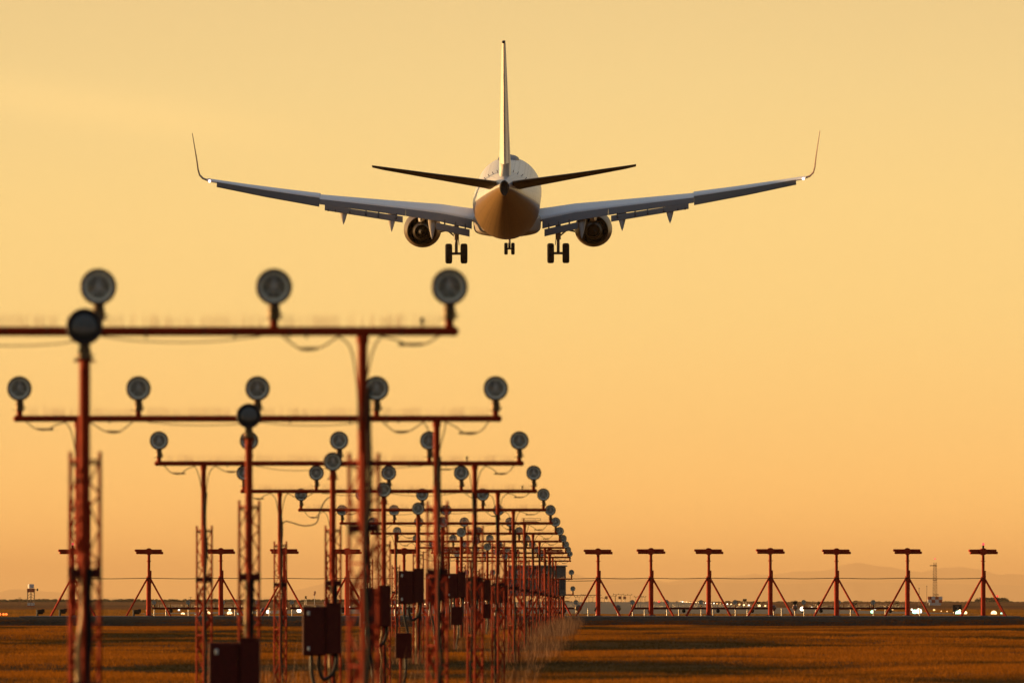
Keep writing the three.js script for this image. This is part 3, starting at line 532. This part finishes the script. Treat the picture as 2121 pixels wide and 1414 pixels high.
// ------------------------------------------------------------------ far field: signs, towers, windsock, bushes
{
  const signBoard = (px, py, d, w, h, label, text) => {
    const p = at(px, py, d), gy = groundY(p.x, d), t = thing('runway_sign', label, 'sign', V(p.x, gy, -d), 'dark signs in the field'), y = p.y - gy;
    part('panel', box(w, h, 0.18, 0, y, 0, 0.02), M.black, t);
    for (const s of [-1, 1]) part('leg', rod(V(s * w * 0.35, -0.2, 0), V(s * w * 0.35, y - h / 2, 0), 0.04, 6), M.steel, t);
    if (text) {
      const c = document.createElement('canvas'); c.width = c.height = 64; const g = c.getContext('2d'); g.fillStyle = '#0a0a0a'; g.fillRect(0, 0, 64, 64); g.fillStyle = '#8d7560'; g.font = 'bold 58px sans-serif'; g.textAlign = 'center'; g.textBaseline = 'middle'; g.fillText(text, 32, 34);
      const tx = new THREE.CanvasTexture(c); tx.colorSpace = THREE.SRGBColorSpace;
      const f = part('numeral_face', new THREE.PlaneGeometry(w * 0.9, h * 0.95), new THREE.MeshStandardMaterial({ map: tx, roughness: 0.6 }), t); f.position.set(0, y, 0.095);
    }
  };
  signBoard(1983, 1259.5, 900, 0.74, 0.56, 'black square sign with a pale numeral left of the last right antenna', '7');
  [[1543, 1242.5, 2600, 0.9, 0.55, 'small dark sign on the horizon between the third and fourth right antennas'], [1647, 1249, 1600, 0.65, 0.5, 'dark sign just right of the fourth right antenna post'], [1697, 1250, 1600, 0.6, 0.45, 'dark sign beside the left leg of the fifth right antenna'], [1770, 1251, 1600, 0.75, 0.4, 'dark sign crossed by the right leg of the fifth right antenna'], [1858, 1251.5, 1600, 0.6, 0.4, 'dark sign beside the left leg of the sixth right antenna'], [1572, 1248, 2000, 0.7, 0.4, 'dark sign just left of the fourth right antenna'], [633, 1237, 2400, 0.42, 0.62, 'dark upright panel on a pole left of the windsock']].forEach((a) => signBoard(...a));
  // checkered hut and lattice tower
  const red = mat(0.35, 0.05, 0.02), whiteP = mat(0.6, 0.6, 0.6);
  {
    const d = 2400, p = at(1937, 1248, d), gy = groundY(p.x, d), s = d / F, t = thing('radio_tower', 'slim lattice radio tower standing on the red and white hut', 'tower', V(p.x, gy, -d)), list = [], y1 = EYE + 91 * s - gy, y0 = EYE + 8 * s - gy;
    for (const [x, z] of [[-0.45, 0], [0.45, 0], [0, 0.7]]) list.push(rod(V(x, y0, z), V(x * 0.7, y1 - 0.8, z * 0.7), 0.05, 5));
    for (let y = y0; y < y1 - 1.4; y += 0.6) list.push(rod(V(-0.45, y, 0), V(0.4, y + 0.6, 0), 0.022, 4), rod(V(0.45, y, 0), V(-0.4, y + 0.6, 0), 0.022, 4), rod(V(-0.45, y, 0), V(0.45, y, 0), 0.028, 4));
    part('lattice', list, mat(0.16, 0.06, 0.03), t); part('platform', merge([box(1.5, 0.16, 0.8, -0.35, y1 - 1.5, 0), box(0.9, 0.12, 0.6, 0, y1 - 4.7, 0), box(1.3, 0.16, 0.7, 0.2, y0 + 0.9, 0)]), mat(0.1, 0.05, 0.03), t);
    part('beacon_light', move(new THREE.SphereGeometry(0.2, 10, 8), 0, y1, 0), glow(1, 0.14, 0.1, 0.7), t);
    const h = thing('checkered_hut', 'low hut painted in red and white squares under the radio tower', 'hut', V(p.x, gy, -d + 0.4)), w = 30 * s, hh = 13 * s;
    for (let i = 0; i < 4; i++) for (let j = 0; j < 2; j++) part('panel', box(w / 4 - 0.01, hh / 2 - 0.01, 2.4, -w / 2 + w / 8 + i * w / 4, EYE + 0.2 * s - gy + hh / 4 + j * hh / 2 - hh * 0.02, 0), (i + j) % 2 ? red : whiteP, h);
    part('plinth', box(w * 0.8, Math.max(0.2, EYE - gy + 0.1), 2.2, 0, Math.max(0.2, EYE - gy + 0.1) / 2 - 0.1, 0), whiteP, h);
    for (const [px, top, lab] of [[1904, 1218, 'left of two hair-thin masts beside the lattice radio tower'], [1920, 1214, 'right of two hair-thin masts beside the lattice radio tower']]) { const q = at(px, top, d), m = part('mast', merge([rod(V(0, 0, 0), V(0, q.y - gy, 0), 0.06, 5), move(new THREE.SphereGeometry(0.12, 8, 6), 0, q.y - gy, 0)]), mat(0.2, 0.1, 0.06), scene); m.name = numbered('thin_mast'); m.position.set(q.x, gy, -d); m.userData = { label: lab, category: 'mast', group: 'hair-thin masts' }; }
  }
  {
    const d = 2000, s = d / F, p = at(63, 1257, d), gy = groundY(p.x, d), t = thing('radar_tower', 'small lattice tower with white drum and red platform on the far left', 'tower', V(p.x, gy, -d)), Y = (py) => EYE + (1248 - py) * s - gy, list = [];
    for (const x of [-0.62, 0, 0.62]) for (const z of [-0.6, 0.6]) list.push(rod(V(x, -0.1, z), V(x, Y(1226), z), 0.06, 5));
    for (let y = 0.4; y < Y(1228); y += 0.5) list.push(rod(V(-0.62, y, 0.6), V(0, y + 0.5, 0.6), 0.035, 4), rod(V(0.62, y, 0.6), V(0, y + 0.5, 0.6), 0.035, 4));
    part('lattice', list, mat(0.13, 0.09, 0.06), t);
    part('platform', box(1.35, Y(1218.5) - Y(1226), 1.3, 0, (Y(1218.5) + Y(1226)) / 2, 0), red, t);
    part('drum', merge([rod(V(0, Y(1218), 0), V(0, Y(1211), 0), 0.56, 20), rod(V(0, Y(1211), 0), V(0, Y(1209.5), 0), 0.56, 20, 0.5)]), whiteP, t);
    part('bracket', merge([box(0.6, 0.12, 0.2, 0.95, Y(1221), 0), box(0.25, 0.4, 0.2, 1.2, Y(1221), 0)]), M.black, t);
    part('base', box(1.5, 0.25, 1.4, 0, Y(1256), 0), red, t); part('skirt', box(1.35, 0.5, 1.25, 0, Y(1251), 0), whiteP, t);
  }
  {
    const d = 2500, s = d / F, p = at(651, 1250, d), gy = groundY(p.x, d), t = thing('windsock', 'limp reddish windsock on a thin pole near the left horizon', 'windsock', V(p.x, gy, -d)), Y = (py) => EYE + (1248 - py) * s - gy;
    part('pole', rod(V(0, -0.2, 0), V(0, Y(1223), 0), 0.06, 6), whiteP, t);
    part('sock', tube([V(0, Y(1224.5), 0), V(0.12, Y(1227), 0), V(0.0, Y(1230), 0), V(-0.1, Y(1233), 0)], 0.22, 12, 10), mat(0.4, 0.16, 0.08), t);
    [[40, 1237, 'far thin pole with a crossarm left of the radar tower'], [394, 1236, 'far thin pole with a crossarm between the left antennas']].forEach(([px, top, lab]) => { const q = at(px, top, d), g2 = groundY(q.x, d), m = thing('utility_pole', lab, 'pole', V(q.x, g2, -d), 'far utility poles'); part('shaft', rod(V(0, -0.2, 0), V(0, q.y - g2, 0), 0.06, 5), M.rust, m); part('crossarm', box(0.8, 0.07, 0.07, 0, q.y - g2 - 0.1, 0), M.rust, m); });
  }
  // the lights of the opposite end: small frames and checkered boxes on the horizon
  {
    const d = 3700, s = d / F, frames = [[1196, 1236, 12], [1208, 1232, 8], [1224, 1236, 14], [1247, 1238, 16], [1270, 1234, 14], [1281, 1231, 20], [1300, 1232, 18], [1322, 1236, 16], [1333, 1236, 10]];
    frames.forEach(([px, py, w], i) => { const p = at(px, py, d), gy = groundY(p.x, d) - 0.4, t = thing('far_light_frame', `thin lamp frame on the horizon right of the masts, ${['first', 'second', 'third', 'fourth', 'fifth', 'sixth', 'seventh', 'eighth', 'ninth'][i]} from the left`, 'light frame', V(p.x, gy, -d), 'lamp frames on the horizon'), y = p.y - gy, h = w * s / 2; part('crossbar', merge([rod(V(-h, y, 0), V(h, y, 0), 0.06, 4), ...[-1, 0, 1].map((k) => rod(V(k * h, y, 0), V(k * h, y + 0.35, 0), 0.1, 4))]), M.rust, t); for (const k of [-0.6, 0.6]) part('leg', rod(V(k * h, 0, 0), V(k * h, y, 0), 0.06, 4), M.rust, t); });
    [[1256, 1237.5, 'left'], [1284, 1237.5, 'middle'], [1294, 1238, 'right']].forEach(([px, py, n]) => { const p = at(px, py, d), gy = groundY(p.x, d) - 0.4, t = thing('far_cabinet', `${n} of three small reddish boxes on the horizon right of the masts`, 'cabinet', V(p.x, gy, -d), 'reddish boxes on the horizon'), y = p.y - gy; part('cabinet', box(0.95, 0.95, 0.8, 0, y, 0, 0.03), red, t); part('cabinet_door', box(0.4, 0.7, 0.05, -0.2, y, 0.42), mat(0.12, 0.05, 0.03), t); part('post', rod(V(0, 0, 0), V(0, y - 0.4, 0), 0.1, 6), M.steel, t); });
  }
  // bushes along the far dyke
  const clump = (() => { const pos = []; for (let i = 0; i < 90; i++) { const a = rr(0, 6.283), u = rr(-0.2, 1), r = Math.sqrt(1 - Math.max(0, u) ** 2) * rr(0.6, 1), x = Math.cos(a) * r, y = Math.max(0, u) * rr(0.7, 1.05), z = Math.sin(a) * r, q = 0.26; for (let k = 0; k < 3; k++) pos.push(x + rr(-q, q), y + rr(-q, q), z + rr(-q, q)); } const g = new THREE.BufferGeometry(); g.setAttribute('position', new THREE.Float32BufferAttribute(pos, 3)); g.computeVertexNormals(); return g; })();
  const m = new THREE.InstancedMesh(clump, new THREE.MeshStandardMaterial({ color: 0xffffff, side: THREE.DoubleSide, roughness: 0.9 }), 2600), o = new THREE.Object3D(), c = new THREE.Color();
  for (let i = 0; i < 2600; i++) {
    const d = rr(3900, 4200), x = rr(-0.064, 0.052) * d, px = 1228 + x / d * F, tall = 0.42 + 0.4 * Math.max(0, perlin.noise(px / 60, 3, 1)) + 0.22 * perlin.noise(px / 14, 5, 1) + (px > 2030 && px < 2085 ? 0.9 : 0) + (px < 1000 ? 0.5 : 0) - (px > 1180 && px < 1400 ? 0.1 : 0);
    const s = Math.max(0.25, tall * rr(0.7, 1.25)); o.position.set(x, groundY(x, d) - 0.1, -d); o.scale.set(s * rr(1, 2.2), s * 1.15, s); o.rotation.y = rr(0, 6); o.updateMatrix(); m.setMatrixAt(i, o.matrix); const k = rr(0.6, 1.2); m.setColorAt(i, c.setRGB(0.03 * k, 0.026 * k, 0.012 * k));
  }
  m.name = 'far_bushes'; m.userData = { kind: 'stuff', label: 'low dark line of bushes along the far edge of the airfield' }; shadow(m); scene.add(m);
}

// ------------------------------------------------------------------ the airliner
{
  const skin = noiseTex(512, (u, v) => {            // frames, stringer laps, streaks that run aft
    const fr = Math.abs(((v * 12 * 0.9) % 1) - 0.5) > 0.488 ? 0.72 : 1, lap = Math.abs(((u * 7) % 1) - 0.5) > 0.49 ? 0.8 : 1;
    const st = 1 - 0.22 * clamp(wrapNoise(u, 0.1, 90, 3) + 0.35 * wrapNoise(u, v, 24, 8), 0, 1), k = 0.98 * fr * lap * st; return [k, k * 0.99, k * 0.97];
  });
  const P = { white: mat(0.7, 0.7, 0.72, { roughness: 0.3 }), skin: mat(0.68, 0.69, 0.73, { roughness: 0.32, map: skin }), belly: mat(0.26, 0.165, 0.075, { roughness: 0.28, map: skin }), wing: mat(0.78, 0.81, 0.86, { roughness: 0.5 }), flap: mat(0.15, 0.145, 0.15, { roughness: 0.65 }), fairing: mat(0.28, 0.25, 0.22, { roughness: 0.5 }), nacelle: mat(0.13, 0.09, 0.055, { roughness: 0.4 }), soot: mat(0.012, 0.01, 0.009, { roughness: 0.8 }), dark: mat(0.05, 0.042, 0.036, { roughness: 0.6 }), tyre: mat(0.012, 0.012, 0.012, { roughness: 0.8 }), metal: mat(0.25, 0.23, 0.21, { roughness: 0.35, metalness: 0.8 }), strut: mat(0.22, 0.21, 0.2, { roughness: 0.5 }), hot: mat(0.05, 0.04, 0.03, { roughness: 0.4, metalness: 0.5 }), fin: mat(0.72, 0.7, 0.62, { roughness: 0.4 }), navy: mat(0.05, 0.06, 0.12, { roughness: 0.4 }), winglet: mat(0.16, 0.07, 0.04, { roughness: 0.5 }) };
  const origin = at(1050.5, 414, 617), jet = thing('airliner', 'white twin-engine airliner seen from behind with wheels and flaps down', 'airliner', origin);
  jet.rotation.set(4.25 * Math.PI / 180, 0, 0.22 * Math.PI / 180);
  const S = (s) => s - 19;                          // station from the nose to local z (tail towards the camera)
  function loft(secs, capEnds = true) {             // rings of points, same count, closed
    const n = secs[0].length, pos = [], idx = [];
    for (const r of secs) for (const p of r) pos.push(...p);
    for (let j = 0; j < secs.length - 1; j++) for (let i = 0; i < n; i++) { const a = j * n + i, b = j * n + (i + 1) % n, c = a + n, d = b + n; idx.push(a, c, b, b, c, d); }
    if (capEnds) for (const j of [0, secs.length - 1]) { const base = pos.length / 3, c = [0, 0, 0]; for (const p of secs[j]) for (let k = 0; k < 3; k++) c[k] += p[k] / n; pos.push(...c); for (let i = 0; i < n; i++) { const a = j * n + i, b = j * n + (i + 1) % n; j ? idx.push(base, a, b) : idx.push(base, b, a); } }
    let g = new THREE.BufferGeometry(); g.setAttribute('position', new THREE.Float32BufferAttribute(pos, 3)); g.setIndex(idx); g.computeVertexNormals(); g.setAttribute('uv', new THREE.Float32BufferAttribute(new Float32Array(pos.length / 3 * 2), 2)); return g;
  }
  const body = [[0.05, -0.62, 0.06, 0.06], [0.5, -0.55, 0.5, 0.48], [1.2, -0.45, 0.85, 0.82], [2.4, -0.25, 1.28, 1.3], [3.6, -0.08, 1.58, 1.68], [5, 0, 1.8, 1.92], [6.5, 0, 1.88, 2.0], [12, 0, 1.88, 2.0], [18, 0, 1.88, 2.0], [24.5, 0, 1.88, 2.0], [26.5, 0.07, 1.86, 1.94], [28.5, 0.22, 1.76, 1.8], [30.5, 0.44, 1.57, 1.58], [32.5, 0.7, 1.28, 1.29], [34.5, 0.97, 0.95, 0.98], [36, 1.17, 0.68, 0.73], [37.2, 1.33, 0.44, 0.5], [38, 1.42, 0.27, 0.36]];
  function half(upper) {                            // an open shell: the upper or lower half of every section
    const n = 28, pos = [], idx = [];
    for (const [s, cy, w, h] of body) for (let i = 0; i <= n; i++) { const a = (upper ? 0 : Math.PI) + i / n * Math.PI; pos.push(Math.cos(a) * w, cy + Math.sin(a) * h, S(s)); }
    for (let j = 0; j < body.length - 1; j++) for (let i = 0; i < n; i++) { const a = j * (n + 1) + i, b = a + 1, c = a + n + 1, d = c + 1; idx.push(a, b, c, b, d, c); }
    const g = new THREE.BufferGeometry(); g.setAttribute('position', new THREE.Float32BufferAttribute(pos, 3)); g.setIndex(idx);
    const nor = [], t = new THREE.Vector3();         // smooth normals across the two halves
    body.forEach(([s, cy, w, h], j) => { const p = body[Math.max(0, j - 1)], q = body[Math.min(body.length - 1, j + 1)], dz = q[0] - p[0]; for (let i = 0; i <= n; i++) { const a = (upper ? 0 : Math.PI) + i / n * Math.PI, tx = Math.cos(a) * (q[2] - p[2]) / dz, ty = (q[1] - p[1] + Math.sin(a) * (q[3] - p[3])) / dz; t.set(Math.cos(a) / w, Math.sin(a) / h, 0).normalize(); const sl = t.x * tx + t.y * ty; t.z = -sl; t.normalize(); nor.push(t.x, t.y, t.z); } });
    const uvs = []; for (const [st] of body) for (let i = 0; i <= n; i++) uvs.push(i / n, st / 12);
    g.setAttribute('uv', new THREE.Float32BufferAttribute(uvs, 2)); g.setAttribute('normal', new THREE.Float32BufferAttribute(nor, 3)); return g;
  }
  part('fuselage', half(true), P.skin, jet);
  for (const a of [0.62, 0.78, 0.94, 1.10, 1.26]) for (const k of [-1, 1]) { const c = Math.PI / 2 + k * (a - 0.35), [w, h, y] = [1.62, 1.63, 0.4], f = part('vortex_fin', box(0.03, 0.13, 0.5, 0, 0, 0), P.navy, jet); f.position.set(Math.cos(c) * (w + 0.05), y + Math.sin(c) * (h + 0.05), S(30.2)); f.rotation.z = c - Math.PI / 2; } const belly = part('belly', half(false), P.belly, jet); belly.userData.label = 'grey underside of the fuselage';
  part('tail_exhaust', loft([0, 1].map((k) => Array.from({ length: 20 }, (_, i) => { const a = i / 20 * 2 * Math.PI; return [Math.cos(a) * (0.265 - 0.04 * k), 1.40 - 0.04 * k + Math.sin(a) * (0.40 + 0.0 * k), S(37.95 + 0.3 * k)]; }))), P.soot, jet);
  // wing to body fairing
  const fair = (s, w, h) => Array.from({ length: 28 }, (_, i) => { const a = i / 28 * 2 * Math.PI, c = Math.cos(a), n = Math.sin(a), f = (v) => Math.sign(v) * Math.pow(Math.abs(v), 0.34); return [f(c) * w, -1.2 + f(n) * h * (n < 0 ? 0.66 : 0.5) - (n < 0 ? 0.24 * (1 - Math.abs(f(c))) : 0), S(s)]; });
  part('wing_fairing', loft([fair(12.5, 0.9, 0.4), fair(14, 1.75, 0.75), fair(16, 1.9, 0.9), fair(20, 1.9, 0.92), fair(22, 1.84, 0.9), fair(23.5, 1.5, 0.72), fair(25, 0.8, 0.4)]), P.fairing, jet);
  // wing sections
  const foil = [[1, 0], [0.75, 0.032], [0.5, 0.055], [0.3, 0.063], [0.15, 0.054], [0.05, 0.034], [0.01, 0.016], [0, 0], [0.01, -0.012], [0.05, -0.024], [0.15, -0.038], [0.3, -0.046], [0.5, -0.04], [0.75, -0.018]];
  const sec = (x, yLE, zLE, chord, tk, inc, cut = 1) => foil.map(([u, v]) => { const uu = Math.min(u, cut), f = u > cut ? 0.35 : 1; const dz = uu * chord, dy = v * f * chord * tk; return [x, yLE + dy - dz * Math.sin(inc), zLE + dz * Math.cos(inc)]; });
  const LE = (x) => 13.7 + 0.53 * x, TE = (x) => x < 5.8 ? lerp(21.35, 21.55, x / 5.8) : lerp(21.55, 24.3, (x - 5.8) / 11.2);
  const yj = (x) => ramp([[1.6, -1.14], [1.9, -1.08], [3.83, -0.68], [5.74, -0.42], [10.5, 0.2], [13.5, 0.68], [16.6, 1.25], [17.1, 1.36]], x);    // trailing joint height
  for (const s of [-1, 1]) {
    const mir = (r) => r.map(([x, y, z]) => [x * s, y, z]);
    const fix = (g) => { if (s < 0) { const id = g.index.array; for (let i = 0; i < id.length; i += 3) { const t = id[i]; id[i] = id[i + 1]; id[i + 1] = t; } g.computeVertexNormals(); } return g; };
    const xs = [1.5, 2.6, 3.83, 5.8, 8, 10.5], secs = xs.map((x) => { const c = TE(x) - LE(x), inc = lerp(0.03, 0.018, (x - 1.5) / 10), cut = 0.8; return mir(sec(x, yj(x) + c * cut * Math.sin(inc), S(LE(x)), c, 0.98 - 0.015 * x, inc, cut)); });
    const wing = part('wing', fix(loft(secs)), P.wing, jet);
    const outer = [10.5, 12.5, 14.5, 16.0, 16.75].map((x) => { const c = TE(x) - LE(x), inc = 0.012; return mir(sec(x, yj(x) + 0.05 + c * 0.76 * Math.sin(inc), S(LE(x)), c, 1.0, inc, 0.76)); });
    part('wing_tip_panel', fix(loft(outer)), P.wing, jet);
    // aileron, drooped with the flaps
    const ail = [10.5, 13.5, 16.2].map((x) => { const c = TE(x) - LE(x), z0 = S(LE(x) + c * 0.77), ch = 0.34 * c, y0 = yj(x) + 0.045, a = 0.36; return mir([[x, y0 + 0.03, z0 + 0.02], [x, y0 + 0.02 - ch * Math.sin(a), z0 + ch], [x, y0 - 0.014 - ch * Math.sin(a), z0 + ch], [x, y0 - 0.2, z0 + 0.12], [x, y0 - 0.12, z0]]); });
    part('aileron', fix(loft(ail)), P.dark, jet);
    // winglet
    const wl = [[16.75, 1.33, 0, 1.65], [17.0, 1.44, 0.2, 1.5], [17.18, 1.64, 0.42, 1.38], [17.26, 1.95, 0.62, 1.25], [17.32, 2.5, 0.95, 1.05], [17.43, 3.3, 1.5, 0.8], [17.53, 4.02, 2.0, 0.55]];
    const wls = wl.map(([x, y, dz, c], i) => { const ang = [0.18, 0.45, 0.9, 1.25, 1.38, 1.4, 1.4][i]; return foil.map(([u, v]) => { const o = v * c * 0.6; return [s * (x - Math.sin(ang) * o), y + Math.cos(ang) * o, S(LE(16.75)) + dz + u * c]; }); });
    part('winglet', fix(loft(wls)), P.winglet, jet);
    const st = part('strobe_light', new THREE.SphereGeometry(0.075, 12, 8), glow(1, 0.6, 0.5, 3), jet); st.position.set(s * 16.6, 1.32, S(24.2));
    // flaps: main and aft panels with a slot of sky between them
    const panel = (name, x0, x1, drop0, drop1, ch0, ch1, a, back, mtl) => { const r = [0, 0.5, 1].map((t) => { const x = lerp(x0, x1, t), d = lerp(drop0, drop1, t), c = lerp(ch0, ch1, t), z0 = S(LE(x) + 0.8 * (TE(x) - LE(x))) + back, y0 = yj(x) - d, ca = Math.cos(a), sa = Math.sin(a); return mir([[x, y0 + 0.05, z0 + 0.05], [x, y0 + 0.045 - c * 0.3 * sa, z0 + c * 0.3 * ca + 0.02], [x, y0 - c * sa, z0 + c * ca], [x, y0 - c * sa - 0.015, z0 + c * ca - 0.02], [x, y0 - 0.09 - c * 0.4 * sa, z0 + c * 0.35 * ca], [x, y0 - 0.07, z0 - 0.02], [x, y0 - 0.01, z0 - 0.03]]); }); return part(name, fix(loft(r)), mtl, jet); };
    const A1 = 0.50, A2 = 0.72;
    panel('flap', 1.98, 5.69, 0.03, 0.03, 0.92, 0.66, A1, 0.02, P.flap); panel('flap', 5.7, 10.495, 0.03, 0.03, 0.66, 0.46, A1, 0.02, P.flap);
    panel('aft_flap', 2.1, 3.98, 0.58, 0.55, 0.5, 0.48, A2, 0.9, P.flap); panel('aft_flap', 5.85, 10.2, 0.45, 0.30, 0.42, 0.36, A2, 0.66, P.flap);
    const links = []; for (const x of [2.35, 2.9, 3.5, 6.2, 7.2, 7.9, 8.8, 9.6, 10.0]) { const z0 = S(LE(x) + 0.8 * (TE(x) - LE(x))); links.push(rod(V(s * x, yj(x) - 0.3, z0 + 0.55), V(s * x, yj(x) - 0.55, z0 + 0.95), 0.045, 5)); }
    part('flap_link', links, P.dark, jet);
    // flap track fairings
    for (const [x, len, hh] of [[4.2, 1.5, 0.5], [6.47, 1.35, 0.42], [9.15, 1.25, 0.4]]) {
      const z0 = S(LE(x) + 0.8 * (TE(x) - LE(x))), y0 = yj(x), r = [[-1.6, 0.1, -0.15], [-0.6, 0.2, -0.24], [0.2, 0.22, -0.38], [0.8, 0.16, -0.68], [1.25, 0.08, -0.98], [1.5, 0.015, -1.16]].map(([z, w, dy]) => Array.from({ length: 12 }, (_, i) => { const a = i / 12 * 2 * Math.PI; return [s * x + Math.cos(a) * w * 1.15, y0 + dy * (len / 1.22) + Math.sin(a) * w * 1.15, z0 + z]; }));
      part('flap_fairing', loft(r), P.fairing, jet);
    }
    // engine
    const ex = s * 4.86, ey = -1.84, ring = (s0, r, squash = 0.95) => Array.from({ length: 32 }, (_, i) => { const a = i / 32 * 2 * Math.PI; return [ex + Math.cos(a) * r, ey + Math.sin(a) * r * (Math.sin(a) < 0 ? squash : 1), S(s0)]; });
    const en = part('engine', loft([ring(12.9, 0.8), ring(12.5, 0.86), ring(12.35, 0.93), ring(12.5, 1.0), ring(13.2, 1.06), ring(14.2, 1.07), ring(15.2, 0.99), ring(16.1, 0.84), ring(16.08, 0.79), ring(15.4, 0.8), ring(14.6, 0.82)], false), P.nacelle, jet);
    part('fan_duct', loft([ring(14.62, 0.82, 1), ring(14.6, 0.3, 1)], false), P.soot, en);
    part('core_cowl', loft([ring(14.7, 0.55, 1), ring(15.6, 0.58, 1), ring(16.4, 0.5, 1), ring(17.0, 0.40, 1), ring(16.98, 0.36, 1), ring(16.5, 0.34, 1)], false), P.hot, en);
    part('exhaust_cone', loft([ring(16.5, 0.34, 1), ring(16.9, 0.24, 1), ring(17.4, 0.05, 1)]), P.soot, en);
    part('pylon', loft([[14, 0.2, -0.85, -0.5], [16, 0.24, -1.0, -0.35], [17.6, 0.16, -1.25, -0.45], [19, 0.05, -1.15, -0.5]].map(([s0, w, y0, y1]) => [[ex - w, y0, S(s0)], [ex + w, y0, S(s0)], [ex + w, y1, S(s0)], [ex - w, y1, S(s0)]])), P.white, en);
    // main gear
    const gx = s * 2.87, gy = -2.97, gz = S(19.8), gear = part('landing_gear', merge([rod(V(gx, -1.1, gz), V(gx, -2.2, gz), 0.15, 12), rod(V(gx, -2.2, gz), V(gx, gy, gz), 0.085, 12), rod(V(gx - 0.3, gy, gz), V(gx + 0.3, gy, gz), 0.075, 10), rod(V(gx + s * 0.03, -2.05, gz), V(gx + s * 0.55, -1.62, gz), 0.045, 8), rod(V(gx + s * 0.5, -1.65, gz), V(gx + s * 0.95, -1.75, gz), 0.05, 8), rod(V(gx - 0.05, -2.3, gz + 0.15), V(gx - 0.05, -2.75, gz + 0.28), 0.04, 6), rod(V(gx - 0.05, -2.75, gz + 0.28), V(gx, gy, gz + 0.1), 0.04, 6), box(0.3, 0.2, 0.25, gx, -1.5, gz), rod(V(gx - s * 0.1, -1.95, gz + 0.1), V(gx - s * 0.16, -2.5, gz + 0.1), 0.025, 6)]), P.strut, jet);
    const tyreG = (r, w) => lathe([[r * 0.55, -w * 0.42], [r * 0.8, -w * 0.5], [r * 0.94, -w * 0.44], [r, -w * 0.25], [r, w * 0.25], [r * 0.94, w * 0.44], [r * 0.8, w * 0.5], [r * 0.55, w * 0.42]], 32).rotateZ(Math.PI / 2);
    const hubG = (r, w) => lathe([[0, -w * 0.3], [r * 0.4, -w * 0.3], [r * 0.56, -w * 0.42], [r * 0.56, w * 0.42], [r * 0.4, w * 0.3], [0, w * 0.3]], 24).rotateZ(Math.PI / 2);
    for (const k of [-1, 1]) { const w = part('wheel', hubG(0.565, 0.37), P.metal, gear); w.position.set(gx + k * 0.43, gy, gz); part('tyre', tyreG(0.565, 0.39), P.tyre, w); }
    if (s > 0) {
      const ny = -3.36, nz = S(4.2), ng = part('nose_gear', merge([rod(V(0, -1.6, nz), V(0, ny, nz), 0.075, 10), rod(V(-0.2, ny, nz), V(0.2, ny, nz), 0.05, 8), rod(V(0, -2.5, nz), V(0, -1.7, nz - 1.0), 0.05, 8), rod(V(0, -2.75, nz + 0.15), V(0, ny, nz + 0.12), 0.035, 6), box(0.16, 0.12, 0.1, 0, -2.6, nz)]), P.strut, jet);
      for (const k of [-1, 1]) { const w = part('wheel', hubG(0.345, 0.2), P.metal, ng); w.position.set(k * 0.2, ny, nz); part('tyre', tyreG(0.345, 0.21), P.tyre, w); }
      for (const k of [-1, 1]) part('gear_door', box(0.03, 0.7, 1.6, k * 0.45, -2.15, nz + 0.2), P.white, ng);
    }
    // tailplane, nose-down trimmed
    const hs = [[0.45, 1.55, 33.9, 4.1, 1.15], [1.1, 1.67, 34.3, 3.75, 1.1], [4, 2.13, 36.2, 2.6, 1.0], [6.6, 2.55, 37.9, 1.55, 1.0], [7.2, 2.66, 38.4, 1.15, 0.9]].map(([x, y, z, c, tk]) => mir(sec(x, y - 0.09 * c, S(z), c, tk, -0.12)));
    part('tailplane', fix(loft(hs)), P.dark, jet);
  }
  // fin and rudder
  const finSec = (y, zLE, zTE, tk, u0, u1) => { const c = zTE - zLE, up = []; for (const [u, v] of [[0, 0], [0.02, 0.3], [0.08, 0.6], [0.2, 0.88], [0.35, 1], [0.55, 0.9], [0.7, 0.72], [0.85, 0.5], [1, 0.22]]) { if (u < u0 - 1e-6 || u > u1 + 1e-6) continue; up.push([v * tk / 2, u]); } const r = up.map(([h, u]) => [h, y, S(zLE + u * c)]); return [...r, ...up.reverse().map(([h, u]) => [-h, y, S(zLE + u * c)])]; };
  const ys = [[1.5, 30.2, 37.1, 0.66], [2.65, 31.1, 37.2, 0.62], [4.5, 32.7, 37.8, 0.5], [7, 34.9, 38.5, 0.36], [8.9, 36.8, 39.1, 0.24], [9.3, 37.25, 39.2, 0.2]];
  part('fin', loft(ys.map(([y, a, b, t]) => finSec(y, a, b, t, 0, 0.7))), P.fin, jet);
  part('rudder', loft(ys.slice(1).map(([y, a, b, t]) => finSec(y, a + 0.03, b + 0.03, t * 0.98, 0.7, 1))), P.fin, jet);
  part('fin_cap', box(0.18, 0.12, 1.9, 0, 9.36, S(38.3), 0.05), P.dark, jet);
  part('dorsal_fin', loft([[27.5, 0.02, 2.05], [29, 0.12, 2.5], [31.5, 0.3, 3.6]].map(([z, w, y]) => [[w / 2, 1.8, S(z)], [w / 2 * 0.8, y, S(z)], [-w / 2 * 0.8, y, S(z)], [-w / 2, 1.8, S(z)]])), P.fin, jet);
  part('antenna_blister', loft([[5.6, 0.05, 0.02], [6.6, 0.5, 0.22], [8.5, 0.62, 0.28], [10.2, 0.45, 0.2], [11.2, 0.05, 0.02]].map(([z, w, h]) => Array.from({ length: 14 }, (_, i) => { const a = i / 14 * 2 * Math.PI; return [Math.cos(a) * w, 1.95 + Math.sin(a) * h, S(z)]; }))), P.navy, jet);
}
renderer.render(scene, camera);
